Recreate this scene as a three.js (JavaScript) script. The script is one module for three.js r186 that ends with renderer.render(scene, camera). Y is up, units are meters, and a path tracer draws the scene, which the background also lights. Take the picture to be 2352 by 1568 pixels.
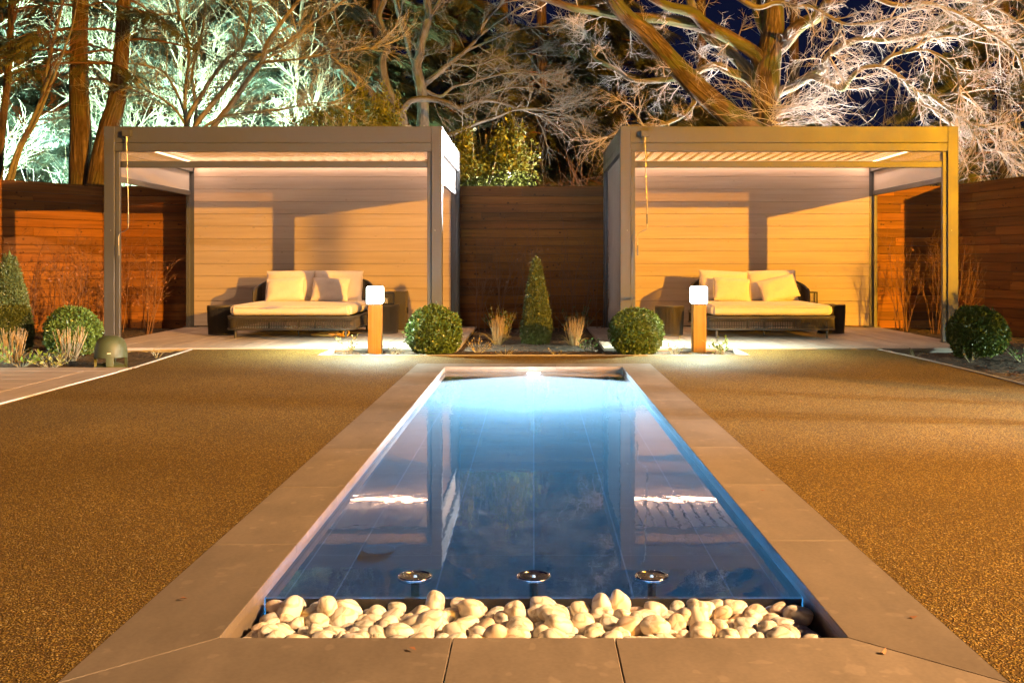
import * as THREE from 'three';
import { mergeGeometries, mergeVertices } from 'three/addons/utils/BufferGeometryUtils.js';
import { RoundedBoxGeometry } from 'three/addons/geometries/RoundedBoxGeometry.js';
import { RectAreaLightUniformsLib } from 'three/addons/lights/RectAreaLightUniformsLib.js';

RectAreaLightUniformsLib.init();
const scene = new THREE.Scene();

// ---------------------------------------------------------------- camera
// 1 m above the terrace, level, with a shifted lens (verticals stay vertical)
const camera = new THREE.PerspectiveCamera(37.02, 2352 / 1568, 0.05, 400);
camera.position.set(0, 1, 0);
camera.lookAt(0, 1, -10);
camera.setViewOffset(2352, 1568, -50, 186, 2352, 1568);

// ---------------------------------------------------------------- sky: a clear night, deep navy, a little paler low down
{
  const W = 64, H = 64, data = new Float32Array(W * H * 4);
  for (let j = 0; j < H; j++) for (let i = 0; i < W; i++) {
    const e = Math.max(0, Math.sin(((j + 0.5) / H - 0.5) * Math.PI)), k = Math.exp(-e * 5);
    const o = (j * W + i) * 4;
    data[o] = 0.0016 + 0.008 * k; data[o + 1] = 0.0038 + 0.007 * k; data[o + 2] = 0.021 + 0.006 * k; data[o + 3] = 1;
  }
  const sky = new THREE.DataTexture(data, W, H, THREE.RGBAFormat, THREE.FloatType);
  sky.mapping = THREE.EquirectangularReflectionMapping; sky.magFilter = THREE.LinearFilter; sky.needsUpdate = true;
  scene.background = sky; scene.environment = sky;
}
// faint moonlight
const moon = new THREE.DirectionalLight(new THREE.Color().setRGB(0.75, 0.85, 1), 0.02);
moon.position.set(-14, 30, 10); moon.target.position.set(0, 0, -12);
moon.shadow.camera.left = -20; moon.shadow.camera.right = 20; moon.shadow.camera.top = 20; moon.shadow.camera.bottom = -20; moon.shadow.camera.far = 80;
scene.add(moon, moon.target);

// ---------------------------------------------------------------- renderer
const renderer = new THREE.WebGLRenderer({ antialias: true });
renderer.toneMapping = THREE.LinearToneMapping;
renderer.toneMappingExposure = 1;
renderer.shadowMap.enabled = true;

// strengths and colours of the lamps (the fittings are built further down)
const rgb = (r, g, b) => new THREE.Color().setRGB(r, g, b);
const LAMP = {
  amber: { color: rgb(1, 0.41, 0.008), cd: 6600 },       // sodium floodlight on the corner of the house behind the camera
  rooms: { color: rgb(1, 0.66, 0.38), nits: 3.2 },         // lit rooms of that house
  mast: { color: rgb(1, 0.58, 0.26), cd: 2000 },           // warm floodlight on a mast beside the terrace, right of the picture
  bollard: { color: rgb(0.80, 1, 0.84), cd: 44 },
  led: { color: rgb(1, 0.60, 0.38), nits: 105 },
  pool: { color: rgb(0.66, 0.80, 1), cd: 10000 },
  wood: { color: rgb(0.60, 1, 0.84), cd: 4000 },         // cool discharge floods in the wood
  oak: { color: rgb(1, 0.96, 0.93), cd: 620 },           // white spike floods under the oak
};

// ---------------------------------------------------------------- helpers
function rng(seed) { let s = seed | 0; return () => { s = (s + 0x6d2b79f5) | 0; let t = Math.imul(s ^ (s >>> 15), 1 | s); t = (t + Math.imul(t ^ (t >>> 7), 61 | t)) ^ t; return ((t ^ (t >>> 14)) >>> 0) / 4294967296; }; }
const V = (x, y, z) => new THREE.Vector3(x, y, z);
const lerp = (a, b, t) => a + (b - a) * t, clamp = (x, a = 0, b = 1) => Math.min(b, Math.max(a, x));
const sstep = (a, b, x) => { const t = clamp((x - a) / (b - a)); return t * t * (3 - 2 * t); };
function hash(x, y, s) { let h = Math.imul(x, 374761393) ^ Math.imul(y, 668265263) ^ Math.imul(s, 1274126177); h = Math.imul(h ^ (h >>> 13), 1274126177); return ((h ^ (h >>> 16)) >>> 0) / 4294967296; }
// value noise that repeats every (px, py) cells
function vnoise(x, y, px, py, s) {
  const ix = Math.floor(x), iy = Math.floor(y), fx = x - ix, fy = y - iy, m = (a, n) => ((a % n) + n) % n;
  const u = fx * fx * (3 - 2 * fx), v = fy * fy * (3 - 2 * fy), x0 = m(ix, px), x1 = m(ix + 1, px), y0 = m(iy, py), y1 = m(iy + 1, py);
  return lerp(lerp(hash(x0, y0, s), hash(x1, y0, s), u), lerp(hash(x0, y1, s), hash(x1, y1, s), u), v);
}
function fbm(u, v, fx, fy, oct, s) { let a = 0, w = 0.5, t = 0; for (let i = 0; i < oct; i++) { a += w * vnoise(u * fx, v * fy, fx, fy, s + i); t += w; w *= 0.5; fx *= 2; fy *= 2; } return a / t; }
function noise3(x, y, z, s) { const iz = Math.floor(z), f = z - iz, t = f * f * (3 - 2 * f); return lerp(vnoise(x, y, 4096, 4096, s + iz * 17), vnoise(x, y, 4096, 4096, s + iz * 17 + 17), t); }

const toS = (c) => Math.round(255 * (c <= 0.0031308 ? 12.92 * c : 1.055 * Math.pow(c, 1 / 2.4) - 0.055));
// colour map from a function of (u, v) giving a linear colour; bump map from one giving 0..1
function colorTex(w, h, fn) {
  const d = new Uint8Array(w * h * 4);
  for (let y = 0, o = 0; y < h; y++) for (let x = 0; x < w; x++, o += 4) { const c = fn((x + 0.5) / w, (y + 0.5) / h); d[o] = toS(clamp(c[0])); d[o + 1] = toS(clamp(c[1])); d[o + 2] = toS(clamp(c[2])); d[o + 3] = 255; }
  return dataTex(d, w, h, true);
}
function grayTex(w, h, fn) {
  const d = new Uint8Array(w * h * 4);
  for (let y = 0, o = 0; y < h; y++) for (let x = 0; x < w; x++, o += 4) { const c = Math.round(255 * clamp(fn((x + 0.5) / w, (y + 0.5) / h))); d[o] = d[o + 1] = d[o + 2] = c; d[o + 3] = 255; }
  return dataTex(d, w, h, false);
}
function dataTex(d, w, h, srgb) {
  const t = new THREE.DataTexture(d, w, h, THREE.RGBAFormat);
  t.wrapS = t.wrapT = THREE.RepeatWrapping; t.magFilter = THREE.LinearFilter; t.minFilter = THREE.LinearMipmapLinearFilter; t.generateMipmaps = true;
  if (srgb) t.colorSpace = THREE.SRGBColorSpace; t.needsUpdate = true;
  return t;
}
const rep = (t, x, y) => { t.repeat.set(1 / x, 1 / y); return t; };   // uv are metres: the texture covers x by y metres

// a builder of one mesh: tapered tubes, quads, boxes
class MB {
  constructor() { this.p = []; this.n = []; this.t = []; this.i = []; }
  get count() { return this.p.length / 3; }
  vert(p, n, u, v) { this.p.push(p.x, p.y, p.z); this.n.push(n.x, n.y, n.z); this.t.push(u, v); }
  // tube through pts with radii rs; capped at the end
  tube(pts, rs, sides = 5, wob = 0, seed = 1) {
    const n = pts.length; let T = V(0, 0, 0), N = null, len = 0; const B = V(0, 0, 0), base = this.count, q = V(0, 0, 0), nn = V(0, 0, 0);
    for (let k = 0; k < n; k++) {
      const a = pts[Math.max(0, k - 1)], b = pts[Math.min(n - 1, k + 1)];
      T = b.clone().sub(a).normalize();
      if (!N) { N = Math.abs(T.y) < 0.9 ? V(0, 1, 0) : V(1, 0, 0); }
      N = N.clone().addScaledVector(T, -N.dot(T)).normalize(); B.crossVectors(T, N);
      if (k) len += pts[k].distanceTo(pts[k - 1]);
      for (let j = 0; j <= sides; j++) {
        const f = (j % sides) / sides * Math.PI * 2, c = Math.cos(f), s = Math.sin(f);
        nn.set(0, 0, 0).addScaledVector(N, c).addScaledVector(B, s);
        let r = rs[k];
        if (wob) r *= 1 + wob * (noise3(c * 1.6 + 9, s * 1.6 + 9, len * 1.7 / Math.max(0.1, rs[0] * 4), seed) - 0.5) * 2;
        q.copy(pts[k]).addScaledVector(nn, r);
        this.vert(q, nn, j / sides * Math.PI * 2 * rs[0], len);
      }
    }
    const w = sides + 1;
    for (let k = 0; k < n - 1; k++) for (let j = 0; j < sides; j++) { const a = base + k * w + j, b = a + w; this.i.push(a, a + 1, b, b, a + 1, b + 1); }
    for (let j = 1; j < sides - 1; j++) { const e = base + (n - 1) * w; this.i.push(e, e + j, e + j + 1); this.i.push(base, base + j + 1, base + j); }
    return this;
  }
  quad(a, b, c, d, n, u0 = 0, v0 = 0, u1 = 1, v1 = 1) {
    const k = this.count; this.vert(a, n, u0, v0); this.vert(b, n, u1, v0); this.vert(c, n, u1, v1); this.vert(d, n, u0, v1); this.i.push(k, k + 1, k + 2, k, k + 2, k + 3); return this;
  }
  // a leaf: four-cornered blade folded along its midrib
  leaf(p, dir, side, len, wid, fold = 0.25) {
    const up = V(0, 0, 0).crossVectors(side, dir).normalize(), k = this.count;
    const tip = p.clone().addScaledVector(dir, len), m = p.clone().addScaledVector(dir, len * 0.5);
    const l = m.clone().addScaledVector(side, wid / 2).addScaledVector(up, wid * fold), r = m.clone().addScaledVector(side, -wid / 2).addScaledVector(up, wid * fold);
    this.vert(p, up, 0.5, 0); this.vert(l, up, 0, 0.5); this.vert(tip, up, 0.5, 1); this.vert(r, up, 1, 0.5);
    this.i.push(k, k + 1, k + 2, k, k + 2, k + 3); return this;
  }
  geo() {
    const g = new THREE.BufferGeometry();
    g.setAttribute('position', new THREE.Float32BufferAttribute(this.p, 3)); g.setAttribute('normal', new THREE.Float32BufferAttribute(this.n, 3)); g.setAttribute('uv', new THREE.Float32BufferAttribute(this.t, 2));
    g.setIndex(this.i); return g;
  }
}
// a box with its long edges chamfered (axis 0 = x, 1 = y, 2 = z is the long one); uv in metres, u along the length
const boxCache = new Map();
function chamferBox(w, h, d, b = 0.004, axis = 0, uo = 0, vo = 0) {
  const key = [w, h, d, b, axis, uo, vo].map((x) => +x.toFixed(4)).join(); if (boxCache.has(key)) return boxCache.get(key);
  const L = [w, h, d][axis], A = [h, d, w][axis], C = [d, w, h][axis];   // cross-section A by C
  const a = A / 2, c = C / 2, ring = [[-a + b, -c], [a - b, -c], [a, -c + b], [a, c - b], [a - b, c], [-a + b, c], [-a, c - b], [-a, -c + b]];
  const P = [], N = [], T = [], I = [], put = (l, x, y) => (axis === 0 ? [l, x, y] : axis === 1 ? [y, l, x] : [x, y, l]);
  let run = 0;
  for (let k = 0; k < 8; k++) {
    const p = ring[k], q = ring[(k + 1) % 8], e = Math.hypot(q[0] - p[0], q[1] - p[1]), nx = (q[1] - p[1]) / e, ny = -(q[0] - p[0]) / e, o = P.length / 3;
    for (const [l, r, v] of [[-L / 2, p, run], [L / 2, p, run], [L / 2, q, run + e], [-L / 2, q, run + e]]) { P.push(...put(l, r[0], r[1])); N.push(...put(0, nx, ny)); T.push(l + uo, v + vo); }
    I.push(o, o + 2, o + 1, o, o + 3, o + 2); run += e;
  }
  for (const s of [-1, 1]) { const o = P.length / 3; for (const r of ring) { P.push(...put(s * L / 2, r[0], r[1])); N.push(...put(s, 0, 0)); T.push(r[0] + uo, r[1] + vo); } for (let k = 1; k < 7; k++) s > 0 ? I.push(o, o + k, o + k + 1) : I.push(o, o + k + 1, o + k); }
  const g = new THREE.BufferGeometry();
  g.setAttribute('position', new THREE.Float32BufferAttribute(P, 3)); g.setAttribute('normal', new THREE.Float32BufferAttribute(N, 3)); g.setAttribute('uv', new THREE.Float32BufferAttribute(T, 2)); g.setIndex(I);
  boxCache.set(key, g); return g;
}
const used = new Map();
function numbered(name) { const k = used.get(name) || 0; used.set(name, k + 1); return k ? name + '_' + String(k).padStart(3, '0') : name; }
function tag(o, label, category, group) { Object.assign(o.userData, { label, category }); if (group) o.userData.group = group; return o; }
function thing(name, label, category, group, pos = [0, 0, 0], turn = 0) { const o = new THREE.Group(); o.name = numbered(name); o.position.set(...pos); o.rotation.y = turn; scene.add(o); return tag(o, label, category, group); }
function part(parent, name, geo, mat, pos, rot) { const m = new THREE.Mesh(geo, mat); m.name = name; if (pos) m.position.set(...pos); if (rot) m.rotation.set(...rot); parent.add(m); return m; }
function struct(name, geo, mat, pos) { const m = part(scene, numbered(name), geo, mat, pos); m.userData.kind = 'structure'; return m; }
function copyOf(o, pos, turn, label, scale) { const c = o.clone(); c.userData = { ...o.userData }; c.name = numbered(o.name.replace(/_\d+$/, '')); c.position.set(...pos); c.rotation.y = turn; if (scale) c.scale.setScalar(scale); if (label) c.userData.label = label; scene.add(c); return c; }
const curve = (pts, n) => new THREE.CatmullRomCurve3(pts, false, 'centripetal').getPoints(n);

// ---------------------------------------------------------------- materials
const std = (o) => new THREE.MeshStandardMaterial(o), phys = (o) => new THREE.MeshPhysicalMaterial(o);
const M = {};
// resin-bound gravel: rounded stones of 4 to 9 mm, glossy with resin
{
  const S = 2048, SIZE = 2.5, R = rng(11), col = new Uint8Array(S * S * 4), hgt = new Uint8Array(S * S * 4), z = new Float32Array(S * S);
  const tones = [[0.245, 0.158, 0.030], [0.30, 0.198, 0.044], [0.175, 0.112, 0.023], [0.39, 0.27, 0.08], [0.22, 0.15, 0.058], [0.255, 0.132, 0.027], [0.46, 0.37, 0.18], [0.11, 0.070, 0.022]];
  const wts = [0.24, 0.2, 0.18, 0.08, 0.12, 0.1, 0.03, 0.05];
  for (let i = 0; i < S * S; i++) { col[i * 4] = toS(0.09); col[i * 4 + 1] = toS(0.055); col[i * 4 + 2] = toS(0.018); col[i * 4 + 3] = 255; }
  for (let n = 0; n < 190000; n++) {
    const cx = R() * S, cy = R() * S, a = (1.6 + 2.0 * R() * R() + 0.5 * R()), b = a * (0.6 + 0.4 * R()), th = R() * Math.PI, c = Math.cos(th), s = Math.sin(th), h = 0.35 + 0.65 * R();
    let w = R(), k = 0; while (k < 7 && w > wts[k]) w -= wts[k++];
    const t = tones[k], j = (0.78 + 0.44 * R()) * (0.72 + 0.56 * fbm(cx / S, cy / S, 3, 3, 4, 131)), m = Math.ceil(a);
    const r8 = toS(t[0] * j), g8 = toS(t[1] * j), b8 = toS(t[2] * j);
    for (let y = -m; y <= m; y++) for (let x = -m; x <= m; x++) {
      const u = (x * c + y * s) / a, v = (-x * s + y * c) / b, q = u * u + v * v; if (q > 1) continue;
      const i = (((Math.round(cy) + y + S) % S) * S + ((Math.round(cx) + x + S) % S)), e = h * (0.45 + 0.55 * Math.sqrt(1 - q)); if (e <= z[i]) continue;
      z[i] = e; col[i * 4] = r8; col[i * 4 + 1] = g8; col[i * 4 + 2] = b8;
    }
  }
  for (let i = 0; i < S * S; i++) { hgt[i * 4] = hgt[i * 4 + 1] = hgt[i * 4 + 2] = Math.round(255 * z[i]); hgt[i * 4 + 3] = 255; }
  M.gravel = phys({ map: rep(dataTex(col, S, S, true), SIZE, SIZE), bumpMap: rep(dataTex(hgt, S, S, false), SIZE, SIZE), bumpScale: 0.006, roughness: 0.78, specularIntensity: 0.22 });
}
// honed stone coping and paving
{
  const f = (u, v) => { const a = fbm(u, v, 4, 4, 5, 3), b = fbm(u, v, 24, 6, 4, 8), c = vnoise(u * 220, v * 220, 220, 220, 5), d = sstep(0.72, 0.78, fbm(u, v, 30, 30, 3, 21)); return [a, b, c, d]; };
  const map = rep(colorTex(1024, 1024, (u, v) => { const [a, b, c, d] = f(u, v), k = 0.80 + 0.42 * (a - 0.5) + 0.28 * (b - 0.5) + 0.10 * (c - 0.5) + 0.16 * d; return [0.235 * k, 0.186 * k, 0.144 * k]; }), 1.7, 1.7);
  const bump = rep(grayTex(512, 512, (u, v) => 0.5 + 0.4 * (fbm(u, v, 40, 20, 4, 31) - 0.5)), 1.1, 1.1);
  const rough = rep(grayTex(512, 512, (u, v) => 0.74 + 0.4 * (fbm(u, v, 5, 5, 4, 77) - 0.5)), 2.3, 2.3);
  M.stone = [0.88, 1, 1.09, 0.96].map((k) => std({ color: rgb(k, k, k * 0.99), map, bumpMap: bump, bumpScale: 0.0015, roughness: 1, roughnessMap: rough }));
  const pmap = rep(colorTex(1024, 512, (u, v) => { const a = fbm(u, v, 3, 6, 4, 43), b = fbm(u, v, 6, 60, 4, 48), k = 0.85 + 0.35 * (a - 0.5) + 0.35 * (b - 0.5); return [0.47 * k, 0.40 * k, 0.345 * k]; }), 1.9, 0.95);
  M.deck = [0.92, 1, 1.06].map((k) => std({ color: rgb(k, k, k), map: pmap, bumpMap: bump, bumpScale: 0.001, roughness: 0.62 }));
  M.slab = [0.97, 1.03].map((k) => std({ color: rgb(k * 1.05, k, k * 0.97), map: pmap, bumpMap: bump, bumpScale: 0.001, roughness: 0.6 }));
  M.edging = std({ color: rgb(0.34, 0.315, 0.285), roughness: 0.55, bumpMap: bump, bumpScale: 0.001 });
  M.poolTile = [0.9, 1, 1.12].map((k) => phys({ specularIntensity: 0.08, color: rgb(0.15 * k, 0.16 * k, 0.175 * k), map, bumpMap: bump, bumpScale: 0.001, roughness: 0.92 }));
  M.poolWall = std({ color: rgb(0.72, 0.72, 0.72), map, roughness: 0.5 });
  M.grout = phys({ color: rgb(0.06, 0.06, 0.063), roughness: 1, specularIntensity: 0.05 });
}
// timber: long grain with knots
function timber(seed, light, dark, knots, knotCol) {
  const R = rng(seed), ks = Array.from({ length: knots }, () => [R(), R(), 0.006 + 0.010 * R()]), W = 1024, H = 512, SX = 2.6, SY = 1.0;
  const field = (u, v) => {
    let warp = 0, knot = 0;
    for (const [ku, kv, kr] of ks) { let du = u - ku, dv = v - kv; du -= Math.round(du); dv -= Math.round(dv); du *= SX; dv *= SY; const q = Math.hypot(du * 0.55, dv); warp += 0.05 * Math.exp(-(q * q) / (kr * kr * 10)) * Math.sign(dv + 1e-6); knot = Math.max(knot, 1 - sstep(kr * 0.7, kr * 1.25, Math.hypot(du * 0.8, dv))); }
    const vv = v + warp * 0.4, g = fbm(u, vv, 3, 34, 4, seed), f = fbm(u, vv, 8, 150, 3, seed + 9), b = fbm(u, v, 2, 8, 3, seed + 30);
    return [g, f, b, knot];
  };
  return {
    map: rep(colorTex(W, H, (u, v) => { const [g, f, b, k] = field(u, v), t = clamp(0.5 + 1.3 * (g - 0.5) + 0.6 * (f - 0.5) + 0.7 * (b - 0.5)); return [0, 1, 2].map((c) => lerp(lerp(dark[c], light[c], t), knotCol[c], k * 0.85)); }), SX, SY),
    bump: rep(grayTex(W, H, (u, v) => { const [g, f, , k] = field(u, v); return clamp(0.5 + 0.6 * (g - 0.5) + 0.5 * (f - 0.5) - 0.2 * k); }), SX, SY),
  };
}
{
  const t = timber(5, [0.42, 0.165, 0.030], [0.22, 0.080, 0.012], 40, [0.07, 0.024, 0.010]);
  M.fence = [[0.74, 0.74, 0.68], [0.58, 0.56, 0.5], [0.88, 0.88, 0.8], [0.66, 0.6, 0.54], [0.8, 0.76, 0.68], [0.5, 0.48, 0.44]].map((k) => std({ color: rgb(...k), map: t.map, bumpMap: t.bump, bumpScale: 0.002, roughness: 0.72 }));
  const w = timber(19, [0.375, 0.318, 0.275], [0.315, 0.26, 0.22], 10, [0.28, 0.23, 0.19]);
  M.board = [[1, 1, 1], [0.97, 0.965, 0.96], [1.04, 1.03, 1.02], [1.0, 0.985, 0.97]].map((k) => std({ color: rgb(...k), map: w.map, bumpMap: w.bump, bumpScale: 0.0022, roughness: 0.6 }));
  const p = timber(27, [0.47, 0.275, 0.088], [0.31, 0.165, 0.045], 5, [0.18, 0.085, 0.03]);
  p.map.rotation = p.bump.rotation = 0;
  M.postWood = std({ map: p.map, bumpMap: p.bump, bumpScale: 0.002, roughness: 0.55 });
}
// grey powder-coated aluminium, screen fabric
{
  const b = rep(grayTex(256, 256, (u, v) => vnoise(u * 128, v * 128, 128, 128, 9)), 0.12, 0.12), r = rep(grayTex(256, 256, (u, v) => 0.40 + 0.14 * fbm(u, v, 6, 6, 4, 4)), 1.3, 1.3);
  M.metal = std({ color: rgb(0.082, 0.083, 0.086), roughness: 1, roughnessMap: r, metalness: 0.25, bumpMap: b, bumpScale: 0.0002 });
  M.metalDark = std({ color: rgb(0.075, 0.072, 0.07), roughness: 0.5, metalness: 0.2 });
  M.louvre = std({ color: rgb(0.60, 0.57, 0.55), roughness: 0.32, metalness: 0.1 });
  const f = rep(grayTex(256, 256, (u, v) => 0.5 + 0.25 * Math.sin(u * Math.PI * 2 * 64) + 0.25 * Math.sin(v * Math.PI * 2 * 64)), 0.16, 0.16);
  M.screen = std({ color: rgb(0.40, 0.375, 0.36), roughness: 0.85, bumpMap: f, bumpScale: 0.0006 });
  M.sheer = phys({ color: rgb(0.78, 0.73, 0.69), roughness: 0.14, transmission: 0.82, specularIntensity: 0.4 });
  M.steel = std({ color: rgb(0.42, 0.41, 0.4), roughness: 0.32, metalness: 1 });
  M.chrome = std({ color: rgb(0.75, 0.75, 0.76), roughness: 0.12, metalness: 1 });
  M.black = std({ color: rgb(0.016, 0.016, 0.017), roughness: 0.55 });
  M.grip = std({ color: rgb(0.16, 0.16, 0.16), roughness: 0.5, metalness: 0.3 });
  // upholstery, rope
  const fb = rep(grayTex(512, 512, (u, v) => 0.5 + 0.22 * Math.sin(u * Math.PI * 2 * 90) * Math.sin(v * Math.PI * 2 * 90) + 0.5 * (fbm(u, v, 14, 14, 4, 66) - 0.5)), 0.4, 0.4);
  const fm = rep(colorTex(256, 256, (u, v) => { const k = 1 + 0.10 * (fbm(u, v, 30, 30, 3, 12) - 0.5) + 0.08 * (fbm(u, v, 3, 3, 3, 15) - 0.5); return [0.65 * k, 0.585 * k, 0.55 * k]; }), 0.7, 0.7);
  M.cloth = phys({ map: fm, bumpMap: fb, bumpScale: 0.0012, roughness: 0.9, sheen: 0.3, sheenColor: rgb(1, 1, 1), sheenRoughness: 0.6 });
  M.rope = std({ color: rgb(0.042, 0.034, 0.027), roughness: 0.8 });
  M.frame = std({ color: rgb(0.05, 0.045, 0.04), roughness: 0.5, metalness: 0.2 });
}
// white pebbles: four tones, faint veins
{
  const map = rep(colorTex(512, 512, (u, v) => { const a = fbm(u, v, 5, 5, 4, 91), b = 1.6 * sstep(0.62, 0.86, 1 - Math.abs(fbm(u, v, 4, 4, 4, 99) - 0.5) * 6), k = 0.9 + 0.25 * (a - 0.5); return [k * (0.80 - 0.13 * b), k * (0.775 - 0.16 * b), k * (0.735 - 0.19 * b)]; }), 0.35, 0.35);
  M.pebble = [[1, 1, 1], [1.05, 1.01, 0.96], [0.80, 0.82, 0.84], [0.95, 0.82, 0.72], [0.9, 0.86, 0.76]].map((k) => std({ color: rgb(...k), map, roughness: 0.55 }));
}
// soil with bark mulch
{
  const map = rep(colorTex(1024, 1024, (u, v) => { const a = fbm(u, v, 8, 8, 5, 51), b = vnoise(u * 180, v * 180, 180, 180, 57), c = sstep(0.62, 0.7, fbm(u, v, 60, 60, 2, 63)), k = 0.55 + 0.7 * a + 0.5 * (b - 0.5); return [k * 0.055 + c * 0.05, k * 0.036 + c * 0.03, k * 0.022 + c * 0.015]; }), 1.5, 1.5);
  const bump = rep(grayTex(512, 512, (u, v) => fbm(u, v, 26, 26, 4, 58)), 0.8, 0.8);
  M.soil = std({ map, bumpMap: bump, bumpScale: 0.02, roughness: 0.95 });
}
// bark of several trees
function bark(seed, a, b, moss, fx, fy) {
  const W = 512, H = 512;
  const f = (u, v) => { const w = u + 0.06 * (fbm(u, v, 3, 3, 3, seed + 4) - 0.5), r = 1 - Math.abs(fbm(w, v, fx, fy, 4, seed) * 2 - 1); return [r, fbm(u, v, 4, 3, 4, seed + 20), fbm(u, v, 20, 20, 3, seed + 33)]; };
  return std({
    map: rep(colorTex(W, H, (u, v) => { const [r, m, s] = f(u, v), k = 0.75 + 0.6 * (s - 0.5), mo = sstep(0.58, 0.7, m) * moss; return [0, 1, 2].map((c) => lerp(lerp(b[c], a[c], r) * k, [0.10, 0.13, 0.035][c], mo * 0.75)); }), 0.8, 1.4),
    bumpMap: rep(grayTex(W, H, (u, v) => { const [r, , s] = f(u, v); return 1 - 0.8 * r * r + 0.15 * (s - 0.5); }), 0.8, 1.4), bumpScale: 0.03, roughness: 0.9,
  });
}
M.oakBark = bark(201, [0.09, 0.058, 0.034], [0.44, 0.32, 0.21], 0.9, 9, 3);
M.limbBark = bark(231, [0.22, 0.19, 0.14], [0.46, 0.42, 0.34], 1, 8, 3);
M.greyBark = bark(241, [0.11, 0.10, 0.08], [0.24, 0.225, 0.19], 0.6, 8, 3);
M.coniferBark = bark(251, [0.10, 0.058, 0.034], [0.40, 0.27, 0.18], 0.3, 13, 2);
M.smoothBark = bark(281, [0.30, 0.26, 0.17], [0.42, 0.38, 0.26], 0.8, 4, 4);
M.twigGrey = std({ color: rgb(0.17, 0.16, 0.135), roughness: 0.8 });
M.twig = std({ color: rgb(0.48, 0.44, 0.40), roughness: 0.8 });
M.twigGreen = std({ color: rgb(0.36, 0.33, 0.22), roughness: 0.8 });
M.twigRed = std({ color: rgb(0.20, 0.10, 0.055), roughness: 0.8 });
M.cane = std({ color: rgb(0.31, 0.225, 0.115), roughness: 0.7 });
const leafMat = (c, o = {}) => phys({ color: rgb(...c), roughness: 0.42, side: THREE.DoubleSide, ...o });
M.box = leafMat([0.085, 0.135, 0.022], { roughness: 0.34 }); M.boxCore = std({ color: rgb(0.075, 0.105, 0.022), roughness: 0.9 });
M.yew = leafMat([0.085, 0.11, 0.030]);
M.holly = leafMat([0.17, 0.19, 0.030], { roughness: 0.35 });
M.weed = leafMat([0.13, 0.24, 0.045]); M.weedPale = leafMat([0.25, 0.27, 0.08]); M.sedge = leafMat([0.22, 0.16, 0.05], { roughness: 0.7 });
M.dryLeaf = leafMat([0.26, 0.11, 0.05], { roughness: 0.7 });
M.conifer = leafMat([0.11, 0.12, 0.05], { roughness: 0.65 });
M.coniferBlue = leafMat([0.085, 0.115, 0.085], { roughness: 0.6 });

// ================================================================ THE SETTING
// x to the right, z towards the viewer; distances d in front of the camera are z = -d
function sheet(outline, holes, y, name, mat) {
  const s = new THREE.Shape(outline.map(([x, d]) => new THREE.Vector2(x, d)));
  for (const h of holes) s.holes.push(new THREE.Path(h.map(([x, d]) => new THREE.Vector2(x, d))));
  const g = new THREE.ShapeGeometry(s); g.rotateX(-Math.PI / 2);
  return struct(name, g, mat, [0, y, 0]);
}
{ // the ground everything stands on, out to the horizon
  const g = new THREE.PlaneGeometry(360, 360); g.rotateX(-Math.PI / 2);
  const uv = g.attributes.uv; for (let i = 0; i < uv.count; i++) uv.setXY(i, uv.getX(i) * 360, uv.getY(i) * 360);
  struct('ground', g, M.soil, [0, -0.4, 0]);
}
// planting beds: lumpy soil with clods
function bed(x0, x1, d0, d1, top, seed) {
  const nx = Math.ceil((x1 - x0) / 0.045), nz = Math.ceil((d1 - d0) / 0.045), g = new THREE.PlaneGeometry(x1 - x0, d1 - d0, nx, nz); g.rotateX(-Math.PI / 2);
  const p = g.attributes.position, uv = g.attributes.uv;
  for (let i = 0; i < p.count; i++) {
    const x = p.getX(i) + (x0 + x1) / 2, z = p.getZ(i) - (d0 + d1) / 2, e = Math.min(x - x0, x1 - x, -z - d0, d1 + z);
    const h = 0.022 * (noise3(x * 2.1 + 50, z * 2.1 + 90, 0.3, seed) - 0.5) + 0.03 * (noise3(x * 9 + 50, z * 9 + 90, 0.3, seed + 2) - 0.5) + 0.026 * (noise3(x * 21 + 50, z * 21 + 90, 0.3, seed + 5) - 0.5);
    p.setXYZ(i, x, top + h * sstep(0, 0.12, e), z); uv.setXY(i, x, z);
  }
  g.computeVertexNormals();
  struct('planting_bed', g, M.soil);
}
bed(-9.6, -3.86, 9.5, 15.7, -0.035, 3);
bed(-2.2, 2.2, 10.78, 11.44, -0.02, 5);
bed(-0.9, 0.85, 11.44, 15.7, -0.035, 7);
bed(3.98, 9.6, 3, 11.44, -0.035, 9);
bed(5.2, 9.2, 11.44, 15.7, -0.035, 13);

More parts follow.
